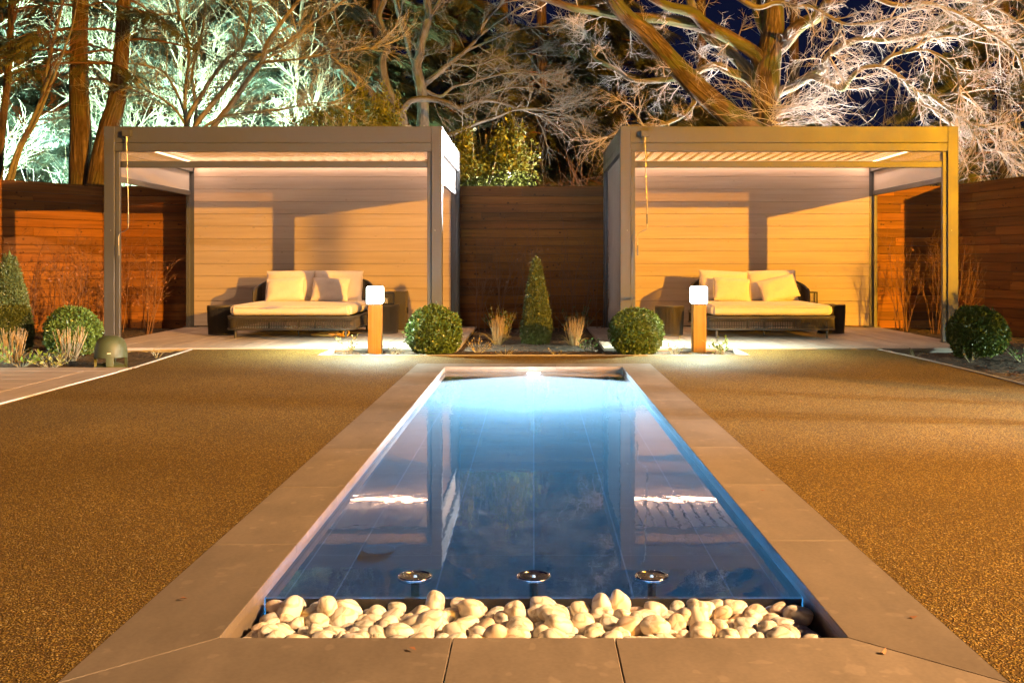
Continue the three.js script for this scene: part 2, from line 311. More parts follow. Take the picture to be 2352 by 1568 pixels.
// ---- the resin-bound gravel terrace, with openings for the pool and the bed in front of the pergolas
const POOL = { x: 0.835, near: 2.704, far: 9.6, rim: 0.295, weir: 3.18, water: -0.047, floor: -0.30 };
{
  const o = POOL.x + POOL.rim, n = POOL.near - POOL.rim, f = POOL.far + POOL.rim;
  sheet([[-3.62, -9], [3.7, -9], [3.8, 5], [3.88, 7], [3.93, 8.16], [3.945, 9], [3.94, 9.8], [3.91, 10.7], [3.86, 11.46], [2.24, 11.46], [2.24, 10.74], [-2.24, 10.74], [-2.24, 11.46], [-3.83, 11.46], [-3.71, 9.3], [-3.69, 7]],
    [[[-o, n], [o, n], [o, f], [-o, f]]], 0, 'gravel_terrace', M.gravel);
  const sub = new THREE.BoxGeometry(3, 0.2, 2.2);
  // thin metal-and-stone edgings that hold the gravel
  const edge = (pts) => { for (let k = 0; k < pts.length - 1; k++) { const [a, b] = [pts[k], pts[k + 1]], L = Math.hypot(b[0] - a[0], b[1] - a[1]); const e = struct('edging', chamferBox(L - 0.003, 0.09, 0.035, 0.004, 0), M.edging, [(a[0] + b[0]) / 2, -0.036, -(a[1] + b[1]) / 2]); e.rotation.y = Math.atan2(b[1] - a[1], b[0] - a[0]); } };
  edge([[-3.73, 9.47], [-3.85, 11.44]]);
  edge([[-2.258, 11.44], [-2.258, 10.745]]); edge([[-2.275, 10.722], [2.275, 10.722]]); edge([[2.258, 10.745], [2.258, 11.44]]);
  edge([[3.82, 5], [3.9, 7]]); edge([[3.9, 7], [3.95, 8.16]]); edge([[3.95, 8.16], [3.963, 9]]); edge([[3.963, 9], [3.957, 9.8]]); edge([[3.957, 9.8], [3.927, 10.7]]); edge([[3.927, 10.7], [3.88, 11.44]]);
}
// ---- pale slab paving that starts on the left of the gravel
{
  const R = rng(31), pave = new THREE.Group(); pave.name = 'slab_paving'; pave.userData.kind = 'structure'; scene.add(pave);
  const put = (x0, x1, d0, d1, k) => part(pave, 'slab', chamferBox(Math.max(x1 - x0, 0.01) - 0.002, 0.04, d1 - d0 - 0.002, 0.003, x1 - x0 > d1 - d0 ? 0 : 2, +(R() * 2).toFixed(1), +(R()).toFixed(1)), M.slab[k % 2], [(x0 + x1) / 2, -0.012, -(d0 + d1) / 2]);
  for (let k = 0; k < 9; k++) put(-4.03, -3.715, 9.13 - 0.9 * (k + 1), 9.13 - 0.9 * k, k);
  for (let k = 0; k < 4; k++) put(-4.03 - 0.95 * (k + 1) + (k ? 0 : 0.315 - 0.315), -4.03 - 0.95 * k, 9.14, 9.46, k);
  put(-4.03, -3.73, 9.14, 9.46, 1);
  for (let r = 0; r < 12; r++) for (let k = 0; k < 3; k++) put(-4.04 - 1.2 * (k + 1) - (r % 2) * 0.4, -4.04 - 1.2 * k - (r % 2) * (k ? 0.4 : 0), 9.13 - 0.3 * (r + 1), 9.13 - 0.3 * r, r + k);
}
// ---- the pool: coping, walls, floor, weir, pebble tray, water
{
  const { x, near, far, rim, weir, water, floor } = POOL, R = rng(41);
  const rimG = new THREE.Group(); rimG.name = 'pool_coping'; rimG.userData.kind = 'structure'; scene.add(rimG);
  let s = 0;
  // a coping stone with a mitred end where asked: outline in (x, d), 30 mm thick, arrises eased
  const stone = (pts) => {
    const sh = new THREE.Shape(pts.map(([a, b]) => new THREE.Vector2(a, b)));
    const g = new THREE.ExtrudeGeometry(sh, { depth: 0.026, bevelEnabled: true, bevelThickness: 0.002, bevelSize: 0.002, bevelOffset: -0.002, bevelSegments: 1 }); g.rotateX(-Math.PI / 2);
    const uv = g.attributes.uv, dx = R() * 3, dy = R() * 3; for (let i = 0; i < uv.count; i++) uv.setXY(i, uv.getX(i) + dx, uv.getY(i) + dy);
    part(rimG, 'coping_stone', g, M.stone[s++ % 4], [0, -0.028, 0]);
  };
  const g = 0.0012, i = x, o = x + rim, n0 = near, n1 = near - rim, f0 = far, f1 = far + rim;
  const lens = [3.62, 4.53, 5.45, 6.37, 7.29, 8.21, 9.13];
  for (const sd of [-1, 1]) {
    let a = null;
    for (let k = 0; k <= lens.length; k++) {
      const b = k < lens.length ? lens[k] + (sd > 0 ? 0.02 : -0.03) : null, lo = a ?? n0, hi = b ?? f0;
      const P = [[sd * i, lo + g], [sd * o, (a === null ? n1 : lo) + g + (a === null ? g : 0)], [sd * o, (b === null ? f1 : hi) - g - (b === null ? g : 0)], [sd * i, hi - g]];
      stone(sd > 0 ? P : P.reverse()); a = b;
    }
  }
  const cuts = [-0.215, 0.215];
  let a = null; for (let k = 0; k <= cuts.length; k++) { const b = k < cuts.length ? cuts[k] : null; stone([[(a ?? -o) + g, n1], [(b ?? o) - g, n1], [(b ?? i) - g, n0], [(a ?? -i) + g, n0]]); a = b; }
  a = null; for (let k = 0; k <= cuts.length; k++) { const b = k < cuts.length ? cuts[k] : null; stone([[(a ?? -i) + g, f0], [(b ?? i) - g, f0], [(b ?? o) - g, f1], [(a ?? -o) + g, f1]]); a = b; }

  const pool = new THREE.Group(); pool.name = 'pool_basin'; pool.userData.kind = 'structure'; scene.add(pool);
  const wall = (w, d, px, pd) => part(pool, 'basin_wall', chamferBox(w, 0.40, d, 0.001, w > d ? 0 : 2), M.poolWall, [px, -0.03 - 0.2, -pd]);
  const L = far - near; wall(0.06, L + 0.1, -x - 0.032, (near + far) / 2); wall(0.06, L + 0.1, x + 0.032, (near + far) / 2); wall(2 * x + 0.002, 0.06, 0, far + 0.032); wall(2 * x + 0.002, 0.06, 0, near - 0.032);
  part(pool, 'floor_bed', new THREE.BoxGeometry(2 * x + 0.1, 0.08, L + 0.1), M.grout, [0, floor - 0.0345, -(near + far) / 2]);
  const cols = [-x, -0.67, -0.335, 0, 0.335, 0.67, x];
  for (let c = 0; c < 6; c++) for (let r = 0; r < 10; r++) {
    const d0 = weir + r * 0.7, d1 = Math.min(far, d0 + 0.7); if (d1 - d0 < 0.03) continue;
    part(pool, 'floor_tile', chamferBox(cols[c + 1] - cols[c] - 0.004, 0.016, d1 - d0 - 0.004, 0.0015, 2, +(R() * 3).toFixed(1), +(R() * 2).toFixed(1)), M.poolTile[(c * 7 + r * 3) % 3], [(cols[c] + cols[c + 1]) / 2, floor - 0.002, -(d0 + d1) / 2]);
  }
  part(pool, 'weir', chamferBox(2 * x - 0.002, 0.3, 0.014, 0.001, 0), M.metalDark, [0, water - 0.0025 - 0.15, -(weir - 0.006)]);
  part(pool, 'tray_floor', new THREE.BoxGeometry(2 * x, 0.06, weir - near - 0.02), M.poolTile[0], [0, -0.135, -(near + weir) / 2]);

  // water: a solid body a hair larger than the basin; still, with faint ripples towards the lamp
  const wx = x + 0.001, w0 = weir - 0.015, w1 = far + 0.001, g2 = new THREE.BoxGeometry(2 * wx, water - floor + 0.004, w1 - w0);
  const ripple = grayTex(512, 1024, (u, v) => {
    const far_ = sstep(0.25, 0.85, v), fine = fbm(u, v, 40, 120, 3, 5), broad = fbm(u, v, 10, 26, 3, 9), patch = sstep(0.42, 0.62, fbm(u, v, 3, 5, 3, 14));
    return clamp(0.5 + (fine - 0.5) * (0.04 + 0.5 * far_ * patch) + (broad - 0.5) * (0.10 + 0.3 * far_));
  });
  M.water = phys({ color: rgb(1, 1, 1), transmission: 1, thickness: 0.25, ior: 1.333, roughness: 0.02, attenuationColor: rgb(0.42, 0.70, 0.86), attenuationDistance: 1.9, bumpMap: ripple, bumpScale: 0.003 });
  struct('water', g2, M.water, [0, (water + floor - 0.004) / 2, -(w0 + w1) / 2]);
}
// ---- the two paved platforms
function platform(x0, x1, d0, d1, borderLeft, borderRight, seed) {
  const R = rng(seed), P = new THREE.Group(); P.name = numbered('paved_platform'); P.userData.kind = 'structure'; scene.add(P);
  const top = 0.015, put = (a, b, c, d, ax, nm = 'paver') => part(P, nm, chamferBox(b - a - 0.006, 0.03, d - c - 0.006, 0.003, ax, +(R() * 2).toFixed(1), +(R()).toFixed(1)), M.deck[Math.floor(R() * 3)], [(a + b) / 2, top - 0.015 + (R() - 0.5) * 0.0012, -(c + d) / 2]);
  part(P, 'base_slab', new THREE.BoxGeometry(x1 - x0 - 0.03, 0.12, d1 - d0 - 0.03), M.edging, [(x0 + x1) / 2, top - 0.031 - 0.06, -(d0 + d1) / 2]);
  const n = 5, w = (x1 - x0) / n; for (let k = 0; k < n; k++) put(x0 + w * k, x0 + w * (k + 1), d0, d0 + 0.3, 0);
  let a = x0, b = x1; const dd = d0 + 0.3, m = 4, l = (d1 - dd) / m;
  if (borderLeft) { for (let k = 0; k < m; k++) put(x0, x0 + 0.3, dd + l * k, dd + l * (k + 1), 2); a += 0.3; }
  if (borderRight) { for (let k = 0; k < m; k++) put(x1 - 0.3, x1, dd + l * k, dd + l * (k + 1), 2); b -= 0.3; }
  const c = Math.round((b - a) / 0.2), cw = (b - a) / c;
  for (let k = 0; k < c; k++) { const cut = dd + (d1 - dd) * (0.28 + 0.22 * (k % 3)); put(a + cw * k, a + cw * (k + 1), dd, cut, 2); put(a + cw * k, a + cw * (k + 1), cut, d1, 2); }
}
platform(-5.15, -0.85, 11.47, 15.25, false, true, 61);
platform(0.79, 5.11, 11.47, 15.25, true, false, 67);

// ---- fences: shiplap boards on posts. a and b are (x, d) of the ends
function fence(a, b, label, seed, h = 2.12, wood = M.fence) {
  const L = Math.hypot(b[0] - a[0], b[1] - a[1]), R = rng(seed), F = thing('timber_fence', label, 'fence', 'boundary fences', [a[0], -0.06, -a[1]], Math.atan2(b[1] - a[1], b[0] - a[0]));
  const rows = 17, bh = (h + 0.06 - 0.03) / rows;
  for (let r = 0; r < rows; r++) {
    const cuts = [0]; let q = 0.4 + R() * 2.2; while (q < L - 0.35) { cuts.push(q); q += 1.6 + R() * 1.6; } cuts.push(L);
    const lean = (R() - 0.5) * 0.003;
    for (let k = 0; k < cuts.length - 1; k++) {
      const w = cuts[k + 1] - cuts[k], m = part(F, 'board', chamferBox(+(w - 0.003).toFixed(3), bh - 0.004, 0.02, 0.006, 0, +(R() * 2.6).toFixed(2), +(Math.floor(R() * 9) / 9).toFixed(3)), wood[Math.floor(R() * 6)], [(cuts[k] + cuts[k + 1]) / 2, 0.02 + bh * (r + 0.5), lean]);
      m.rotation.x = -0.05;
    }
  }
  part(F, 'backing', new THREE.BoxGeometry(L - 0.002, h, 0.008), M.metalDark, [L / 2, h / 2 + 0.04, -0.0155]);
  part(F, 'cap', chamferBox(L, 0.03, 0.06, 0.004, 0, 0.3, 0.2), M.fence[0], [L / 2, h + 0.06 + 0.001, -0.01]);
  const np = Math.max(2, Math.round(L / 1.8)); for (let k = 0; k <= np; k++) part(F, 'post', chamferBox(0.09, h + 0.04, 0.09, 0.005, 1), M.fence[5], [clamp(L * k / np, 0.05, L - 0.05), (h + 0.04) / 2, -0.065]);
  return F;
}
fence([-1.7, 15.6], [1.7, 15.6], 'dark red timber board fence between the two pergolas', 71);
fence([-6.6, 15.6], [-4.9, 15.6], 'timber board fence seen through the open side of the grey-brown lit pergola', 73);
fence([-9.9, 10.94], [-6.6, 15.58], 'angled timber board fence behind the cone topiary at the edge of the bed', 79);
fence([4.85, 15.6], [6.24, 15.6], 'amber lit timber board fence seen through the open side of the yellow lit pergola', 83);
fence([6.262, 15.56], [6.66, 13.6], 'angled dark timber board fence behind the clipped ball beside the yellow lit post', 89);

// ---- the house behind the camera: its lit rooms and its floodlight are what lights the terrace
{
  const H = thing('house', 'long rendered house with lit glazed doors standing behind the viewpoint', 'house', null, [3, 0, 9.2]);
  const render = std({ color: rgb(0.55, 0.52, 0.48), roughness: 0.85 });
  part(H, 'wall', new THREE.BoxGeometry(34, 1.6, 0.3), render, [0, 4.4, 0.15]);
  for (const [x, w] of [[-14.5, 5], [-7.75, 3.1], [-1.25, 3.1], [5.25, 3.1], [13.5, 7]]) part(H, 'wall', new THREE.BoxGeometry(w, 3.6, 0.3), render, [x, 1.8, 0.15]);
  part(H, 'roof', chamferBox(35, 0.25, 2, 0.02, 0), M.metalDark, [0, 5.35, 0.4]);
  for (const x of [-10.65, -4.5, 2, 8.4]) {
    const w = x < -10 ? 2.6 : 3.3;
    const pane = std({ color: rgb(0.1, 0.1, 0.1), roughness: 0.3, emissive: LAMP.rooms.color, emissiveIntensity: 1.2 });
    const win = part(H, 'window', new THREE.BoxGeometry(w, 2.5, 0.04), pane, [x, 1.55, 0.2]);
    part(win, 'frame', chamferBox(w, 0.08, 0.1, 0.005, 0), M.metalDark, [0, 1.26, 0]); part(win, 'mullion', chamferBox(0.07, 2.5, 0.1, 0.005, 1), M.metalDark, [0, 0, 0]);
    const l = new THREE.RectAreaLight(LAMP.rooms.color, LAMP.rooms.nits, w, 2.4); l.name = 'room_glow'; l.position.set(3 + x, 1.55, 9.2 + 0.12); scene.add(l);
  }
  // warm floodlight on a mast beside the terrace
  {
    const at0 = V(10.5, 6.2, 0.5), to = V(-1.2, 0, -5.4), dr = to.clone().sub(at0).normalize(), m = thing('mast_floodlight', 'warm floodlight on a slim mast beside the terrace, outside the picture', 'floodlight', null, [10.5, 0, 0.5]);
    part(m, 'mast', new THREE.CylinderGeometry(0.04, 0.06, 6.6, 14), M.metalDark, [0.14, 2.85, 0.06]); part(m, 'arm', chamferBox(0.2, 0.03, 0.03, 0.004, 0), M.metalDark, [0.08, 6.12, 0.03]);
    const hd = part(m, 'housing', new THREE.CylinderGeometry(0.11, 0.08, 0.18, 24), M.metalDark, [0, 6.2, 0]); hd.quaternion.setFromUnitVectors(V(0, 1, 0), dr);
    part(hd, 'lamp_glass', new THREE.CylinderGeometry(0.095, 0.095, 0.01, 24), std({ color: rgb(0.5, 0.5, 0.5), emissive: LAMP.mast.color, emissiveIntensity: 8 }), [0, 0.096, 0]);
    const s = new THREE.SpotLight(LAMP.mast.color, LAMP.mast.cd, 0, 0.51, 0.8, 2); s.name = 'mast_beam'; s.position.copy(at0).addScaledVector(dr, 0.13); s.target.position.copy(to); s.shadow.radius = 4; scene.add(s, s.target);
  }
  // sodium floodlight on a bracket at the corner
  const f = thing('wall_floodlight', 'amber floodlight on a bracket at the corner of the house', 'floodlight', null, [17.5, 4.55, 8.4]);
  const aim = V(3.2, 1.6, -15), dir = aim.clone().sub(V(17.5, 4.55, 8.4)).normalize(), turn = Math.atan2(dir.x, dir.z);
  f.rotation.set(0, turn, 0);
  part(f, 'housing', new RoundedBoxGeometry(0.34, 0.26, 0.14, 2, 0.02), M.metalDark, [0, 0, -0.1]);
  part(f, 'lamp_glass', new RoundedBoxGeometry(0.3, 0.22, 0.03, 2, 0.01), std({ color: rgb(0.2, 0.15, 0.1), emissive: LAMP.amber.color, emissiveIntensity: 6, roughness: 0.3 }), [0, 0, 0]);
  part(f, 'bracket', chamferBox(0.04, 0.04, 0.75, 0.004, 2), M.metalDark, [0, -0.02, -0.52]);
  const s = new THREE.SpotLight(LAMP.amber.color, LAMP.amber.cd, 0, 0.56, 0.8, 2); s.name = 'floodlight_beam'; s.position.set(17.5, 4.55, 8.4).addScaledVector(dir, 0.06); s.target.position.copy(aim); s.shadow.radius = 6;
  scene.add(s, s.target);
}

// ================================================================ PERGOLAS
const PG = { w: 4.05, d: 3.0, h: 2.59, under: 2.29, y: 0.015 };
function pergola(x0, label, closedLeft, seed) {
  const { w, d, h, under } = PG, P = thing('pergola', label, 'pergola', 'louvred garden pergolas', [x0, PG.y, -12.2]), R = rng(seed), t = 0.125;
  // posts, with the guide rails of the roller screens on their inner sides
  for (const [px, pz] of [[t / 2, -t / 2], [w - t / 2, -t / 2], [t / 2, -d + t / 2], [w - t / 2, -d + t / 2]]) {
    const p = part(P, 'post', chamferBox(t, h, t, 0.004, 1), M.metal, [px, h / 2, pz]), s = px < 1 ? 1 : -1, front = pz > -1;
    part(p, 'foot_plate', chamferBox(0.2, 0.012, 0.2, 0.003, 0), M.metalDark, [0, -h / 2 + 0.006, 0]);
    part(p, 'guide_rail', chamferBox(0.052, under, 0.05, 0.004, 1), M.metal, [s * (t / 2 + 0.029), -(h - under) / 2 - 0.001, front ? t / 2 - 0.05 : 0.02]);
    part(p, 'guide_rail', chamferBox(0.05, under, 0.045, 0.004, 1), M.metal, [s * -0.02, -(h - under) / 2 - 0.001, front ? -t / 2 - 0.025 : t / 2 + 0.025]);
    if (front) part(p, 'fixing_screw', new THREE.SphereGeometry(0.006, 8, 6), M.steel, [s * 0.02, 0.05, t / 2]);
  }
  // beams: a tall fascia over a narrower strip, with a shadow gap between
  const fb = part(P, 'front_beam', chamferBox(w - 2 * t - 0.004, h - under - 0.105, 0.11, 0.004, 0), M.metal, [w / 2, h - (h - under - 0.105) / 2, -0.06]);
  part(fb, 'lower_strip', chamferBox(w - 2 * t - 0.004, 0.098, 0.112, 0.004, 0), M.metal, [0, -(h - under - 0.105) / 2 - 0.052, 0]);
  part(P, 'back_beam', chamferBox(w - 2 * t - 0.004, h - under, 0.11, 0.004, 0), M.metal, [w / 2, (h + under) / 2, -d + 0.06]);
  for (const s of [0, 1]) {
    const b = part(P, 'side_beam', chamferBox(0.11, h - under - 0.105, d - 2 * t - 0.004, 0.004, 2), M.metal, [s ? w - 0.06 : 0.06, h - (h - under - 0.105) / 2, -d / 2]);
    part(b, 'lower_strip', chamferBox(0.112, 0.098, d - 2 * t - 0.004, 0.004, 2), M.metal, [0, -(h - under - 0.105) / 2 - 0.052, 0]);
    // side roller screens: a short drop of fabric over its weight bar, or drawn right down
    const drop = !s && closedLeft ? 0.03 : 1.955, sx = s ? w - 0.06 : 0.06, len = d - 2 * t - 0.03;
    const sc = part(P, 'roller_screen', new THREE.BoxGeometry(0.008, under + 0.02 - drop - 0.06, len, 1, 1, 1), M.screen, [sx, (under + 0.02 + drop + 0.06) / 2, -d / 2]);
    part(sc, 'weight_bar', chamferBox(0.04, 0.07, len, 0.006, 2), !s && closedLeft ? M.metalDark : M.metal, [0, -(under + 0.02 - drop - 0.06) / 2 - 0.036, 0]);
    if (!s && closedLeft) for (let k = 1; k < 6; k++) part(sc, 'seam', chamferBox(0.012, under + 0.02 - drop - 0.08, 0.014, 0.002, 1), M.screen, [0, 0, -len / 2 + len * k / 6]);
  }
  // front screen: only its weight bar shows below the beam
  const bar = part(P, 'screen_bar', chamferBox(w - 2 * t - 0.11, 0.078, 0.04, 0.006, 0), M.metal, [w / 2, 2.138, -0.06]);
  part(P, 'screen_fabric', new THREE.BoxGeometry(w - 2 * t - 0.11, under + 0.01 - 2.177, 0.003), M.sheer, [w / 2, (under + 0.01 + 2.177) / 2, -0.06]);
  for (const s of [-1, 1]) part(bar, 'end_cap', chamferBox(0.012, 0.074, 0.036, 0.003, 1), M.metalDark, [s * ((w - 2 * t - 0.11) / 2 + 0.007), 0, 0]);
  // louvred roof: blades from front to back, nearly shut
  const n = 23, bw = (w - 2 * t) / n;
  const bladeShape = new THREE.Shape(); bladeShape.moveTo(-bw * 0.52, 0.010); bladeShape.quadraticCurveTo(0, -0.030, bw * 0.50, 0.004); bladeShape.lineTo(bw * 0.50, 0.012); bladeShape.quadraticCurveTo(0, -0.012, -bw * 0.52, 0.020);
  const blade = new THREE.ExtrudeGeometry(bladeShape, { depth: d - 2 * t - 0.02, bevelEnabled: false, curveSegments: 4 });
  for (let k = 0; k < n; k++) part(P, 'louvre', blade, M.louvre, [t + bw * (k + 0.5), 2.475, -d + t + 0.01], [0, 0, 0.34]);
  // back wall of wood-effect boards, with a shadow line between them
  const rows = 13, bh = 2.385 / rows;
  for (let r = 0; r < rows; r++) part(P, 'wall_board', chamferBox(w - 2 * t - 0.004, bh - 0.003, 0.022, 0.003, 0, +(R() * 2.6).toFixed(2), +(R()).toFixed(2)), M.board[Math.floor(R() * 4)], [w / 2, 0.02 + bh * (r + 0.5), -d + 0.125]);
  part(P, 'wall_backing', new THREE.BoxGeometry(w - 2 * t - 0.01, 2.38, 0.02), M.metalDark, [w / 2, 1.21, -d + 0.1]);
  // warm LED strips round the inside, just under the louvres
  const glow = std({ color: rgb(0.9, 0.8, 0.7), emissive: LAMP.led.color, emissiveIntensity: 26 });
  const strip = (geo, pos) => part(P, 'led_strip', geo, glow, pos);
  const zb = -d + 0.165, yl = 2.418;
  part(P, 'cornice', chamferBox(w - 2 * t - 0.006, 0.07, 0.05, 0.003, 0), M.louvre, [w / 2, yl + 0.016, zb - 0.03]);
  strip(chamferBox(w - 2 * t - 0.05, 0.012, 0.012, 0.002, 0), [w / 2, yl - 0.005, zb + 0.004]);
  for (const s of [0, 1]) { const x = s ? w - t - 0.055 : t + 0.055; part(P, 'cornice', chamferBox(0.05, 0.07, d - 2 * t - 0.1, 0.003, 2), M.louvre, [x + (s ? 0.03 : -0.03), yl + 0.016, -d / 2]); strip(chamferBox(0.012, 0.012, d - 2 * t - 0.12, 0.002, 2), [x + (s ? -0.004 : 0.004), yl - 0.005, -d / 2]); }
  // the light of the strips
  const lamp = (ww, hh, pos, look) => { const l = new THREE.RectAreaLight(LAMP.led.color, LAMP.led.nits, ww, hh); l.name = 'led_glow'; l.position.set(x0 + pos[0], PG.y + pos[1], -12.2 + pos[2]); l.lookAt(x0 + look[0], PG.y + look[1], -12.2 + look[2]); scene.add(l); };
  const toward = (p, v) => [p[0] + v[0], p[1] + v[1], p[2] + v[2]];
  const pb = [w / 2, yl - 0.016, zb + 0.02]; lamp(w - 2 * t - 0.06, 0.012, pb, toward(pb, [0, -1, 0.45]));
  for (const s of [0, 1]) { const ps = [s ? w - t - 0.075 : t + 0.075, yl - 0.016, -d / 2]; lamp(d - 2 * t - 0.14, 0.012, ps, toward(ps, [s ? -0.45 : 0.45, -1, 0])); }
  // crank for the louvres, hung on the front beam
  const c = part(P, 'crank_handle', chamferBox(0.088, 0.075, 0.07, 0.006, 0), M.metal, [0.292, 2.5, 0.035]);
  part(c, 'universal_joint', new THREE.CylinderGeometry(0.011, 0.009, 0.07, 10), M.steel, [0, -0.072, 0.012]);
  const rod = new MB(); rod.tube(curve([V(0, -0.1, 0.012), V(0.008, -0.4, 0.014), V(0.022, -0.86, 0.02), V(0.024, -1.10, 0.022), V(0.018, -1.135, 0.022), V(-0.07, -1.19, 0.022), V(-0.088, -1.22, 0.022), V(-0.09, -1.34, 0.022)], 26), new Array(27).fill(0.006), 8); part(c, 'rod', rod.geo(), M.steel);
  part(c, 'grip', new THREE.CylinderGeometry(0.0105, 0.0105, 0.12, 10), M.grip, [0.0235, -1.02, 0.022]); part(c, 'grip', new THREE.CylinderGeometry(0.0105, 0.0105, 0.125, 10), M.grip, [-0.09, -1.395, 0.022]);
  return P;
}
pergola(-5.15, 'grey aluminium pergola with both sides open, its front beam unlit grey brown', false, 101);
pergola(1.037, 'grey aluminium pergola whose corner post and front beam glow amber yellow', true, 103);

// ================================================================ OBJECTS
// ---- bollard lamps: a timber post with a glowing cube on top
function bollard(x, d, label, k = 1, spread = 1.4) {
  const B = thing('bollard_lamp', label, 'bollard lamp', 'timber bollard lamps', [x, -0.05, -d]);
  part(B, 'post', chamferBox(0.146, 0.56, 0.146, 0.008, 1, x, 0.31), M.postWood, [0, 0.28, 0]);
  part(B, 'collar', chamferBox(0.151, 0.012, 0.151, 0.003, 0), M.metalDark, [0, 0.5665, 0]);
  const lens = part(B, 'lamp_cube', new RoundedBoxGeometry(0.175, 0.19, 0.175, 3, 0.022), std({ color: rgb(0.8, 0.8, 0.8), emissive: rgb(0.9, 1, 0.93), emissiveIntensity: 12, roughness: 0.4 }), [0, 0.668, 0]);
  part(lens, 'cap', chamferBox(0.15, 0.008, 0.15, 0.003, 0), M.steel, [0, 0.0995, 0]);
  // the cube throws its light down and out, up to just below level
  const l = new THREE.SpotLight(LAMP.bollard.color, LAMP.bollard.cd * k, 0, spread, 0.25, 2); l.name = 'bollard_glow'; l.position.set(x, 0.64, -d); l.target.position.set(x, 0, -d); l.shadow.radius = 4.5; scene.add(l, l.target);
}
bollard(-1.76, 11.3, 'timber bollard lamp with glowing white cube in front of the daybed with two straight cushions');
bollard(1.83, 11.3, 'timber bollard lamp with glowing white cube in front of the daybed with a tilted cushion');
bollard(-6.5, 9.9, 'timber bollard lamp with glowing white cube beyond the speaker, outside the picture', 0.5);
bollard(7.3, 8.7, 'timber bollard lamp with glowing white cube past the dark clipped ball, outside the picture', 3.2, 1.54);

// ---- pool lamp in the far wall, just under the water
{
  const L = thing('pool_lamp', 'round white underwater lamp glaring at the far end of the pool', 'pool lamp', null, [0, -0.135, -POOL.far]);
  const lens = new THREE.SphereGeometry(0.06, 24, 12); lens.scale(1, 1, 0.4);
  part(L, 'lens', lens, std({ color: rgb(0.8, 0.8, 0.8), emissive: rgb(0.8, 0.92, 1), emissiveIntensity: 60, roughness: 0.3 }), [0, 0, 0.026]);
  part(L, 'ring', new THREE.TorusGeometry(0.066, 0.009, 8, 32), M.chrome, [0, 0, 0.012]);
  const l = new THREE.SpotLight(LAMP.pool.color, LAMP.pool.cd, 0, 1.15, 0.95, 2); l.name = 'pool_glow'; l.position.set(0, -0.135, -POOL.far + 0.03); l.target.position.set(0, -0.22, -POOL.far + 2); l.shadow.radius = 1.5; scene.add(l, l.target);
}
// ---- three chrome jets standing at the water line
{
  const rib = (r, w) => { const s = new THREE.Shape(); s.absarc(0, 0, r + w, 0, Math.PI * 2); const h = new THREE.Path(); h.absarc(0, 0, r, 0, Math.PI * 2, true); s.holes.push(h); const g = new THREE.ExtrudeGeometry(s, { depth: 0.005, bevelEnabled: true, bevelSize: 0.0008, bevelThickness: 0.0008, bevelSegments: 1, curveSegments: 24 }); g.rotateX(-Math.PI / 2); return g; };
  const jet = thing('floor_jet', 'chrome water jet near the pebbles, middle of the three', 'water jet', 'chrome jets in the pool', [0, -0.30, -3.37]);
  const H = 0.256;
  part(jet, 'riser', new THREE.CylinderGeometry(0.014, 0.014, H - 0.016, 16), M.poolTile[0], [0, H / 2, 0]);
  part(jet, 'well', new THREE.CylinderGeometry(0.046, 0.044, 0.008, 32), M.metalDark, [0, H - 0.010, 0]);
  part(jet, 'rim', new THREE.TorusGeometry(0.051, 0.0055, 10, 40), M.chrome, [0, H, 0], [Math.PI / 2, 0, 0]);
  for (const r of [0.016, 0.0265, 0.037]) part(jet, 'grille_ring', rib(r, 0.0062), M.chrome, [0, H - 0.004, 0]);
  for (let k = 0; k < 3; k++) part(jet, 'grille_bar', chamferBox(0.096, 0.004, 0.007, 0.001, 0), M.chrome, [0, H - 0.005, 0], [0, 0.3 + k * Math.PI / 3, 0]);
  part(jet, 'indicator_light', new THREE.SphereGeometry(0.006, 12, 8), std({ color: rgb(0.3, 0.5, 0.8), emissive: rgb(0.2, 0.55, 1), emissiveIntensity: 0.7 }), [0, H - 0.002, 0]);
  copyOf(jet, [-0.392, -0.30, -3.37], 0.5, 'chrome water jet near the pebbles, by the amber lit pool wall');
  copyOf(jet, [0.39, -0.30, -3.37], 1.1, 'chrome water jet near the pebbles, by the dark shaded pool wall');
  const dr = thing('drain_cover', 'round dark drain cover on the pool floor beside a chrome jet', 'drain cover', null, [-0.60, -0.294, -3.95]);
  part(dr, 'lid', new THREE.CylinderGeometry(0.06, 0.06, 0.003, 32), M.poolTile[0], [0, 0.0015, 0]); part(dr, 'rim', new THREE.TorusGeometry(0.061, 0.0015, 8, 32), M.grout, [0, 0.001, 0], [Math.PI / 2, 0, 0]);
}
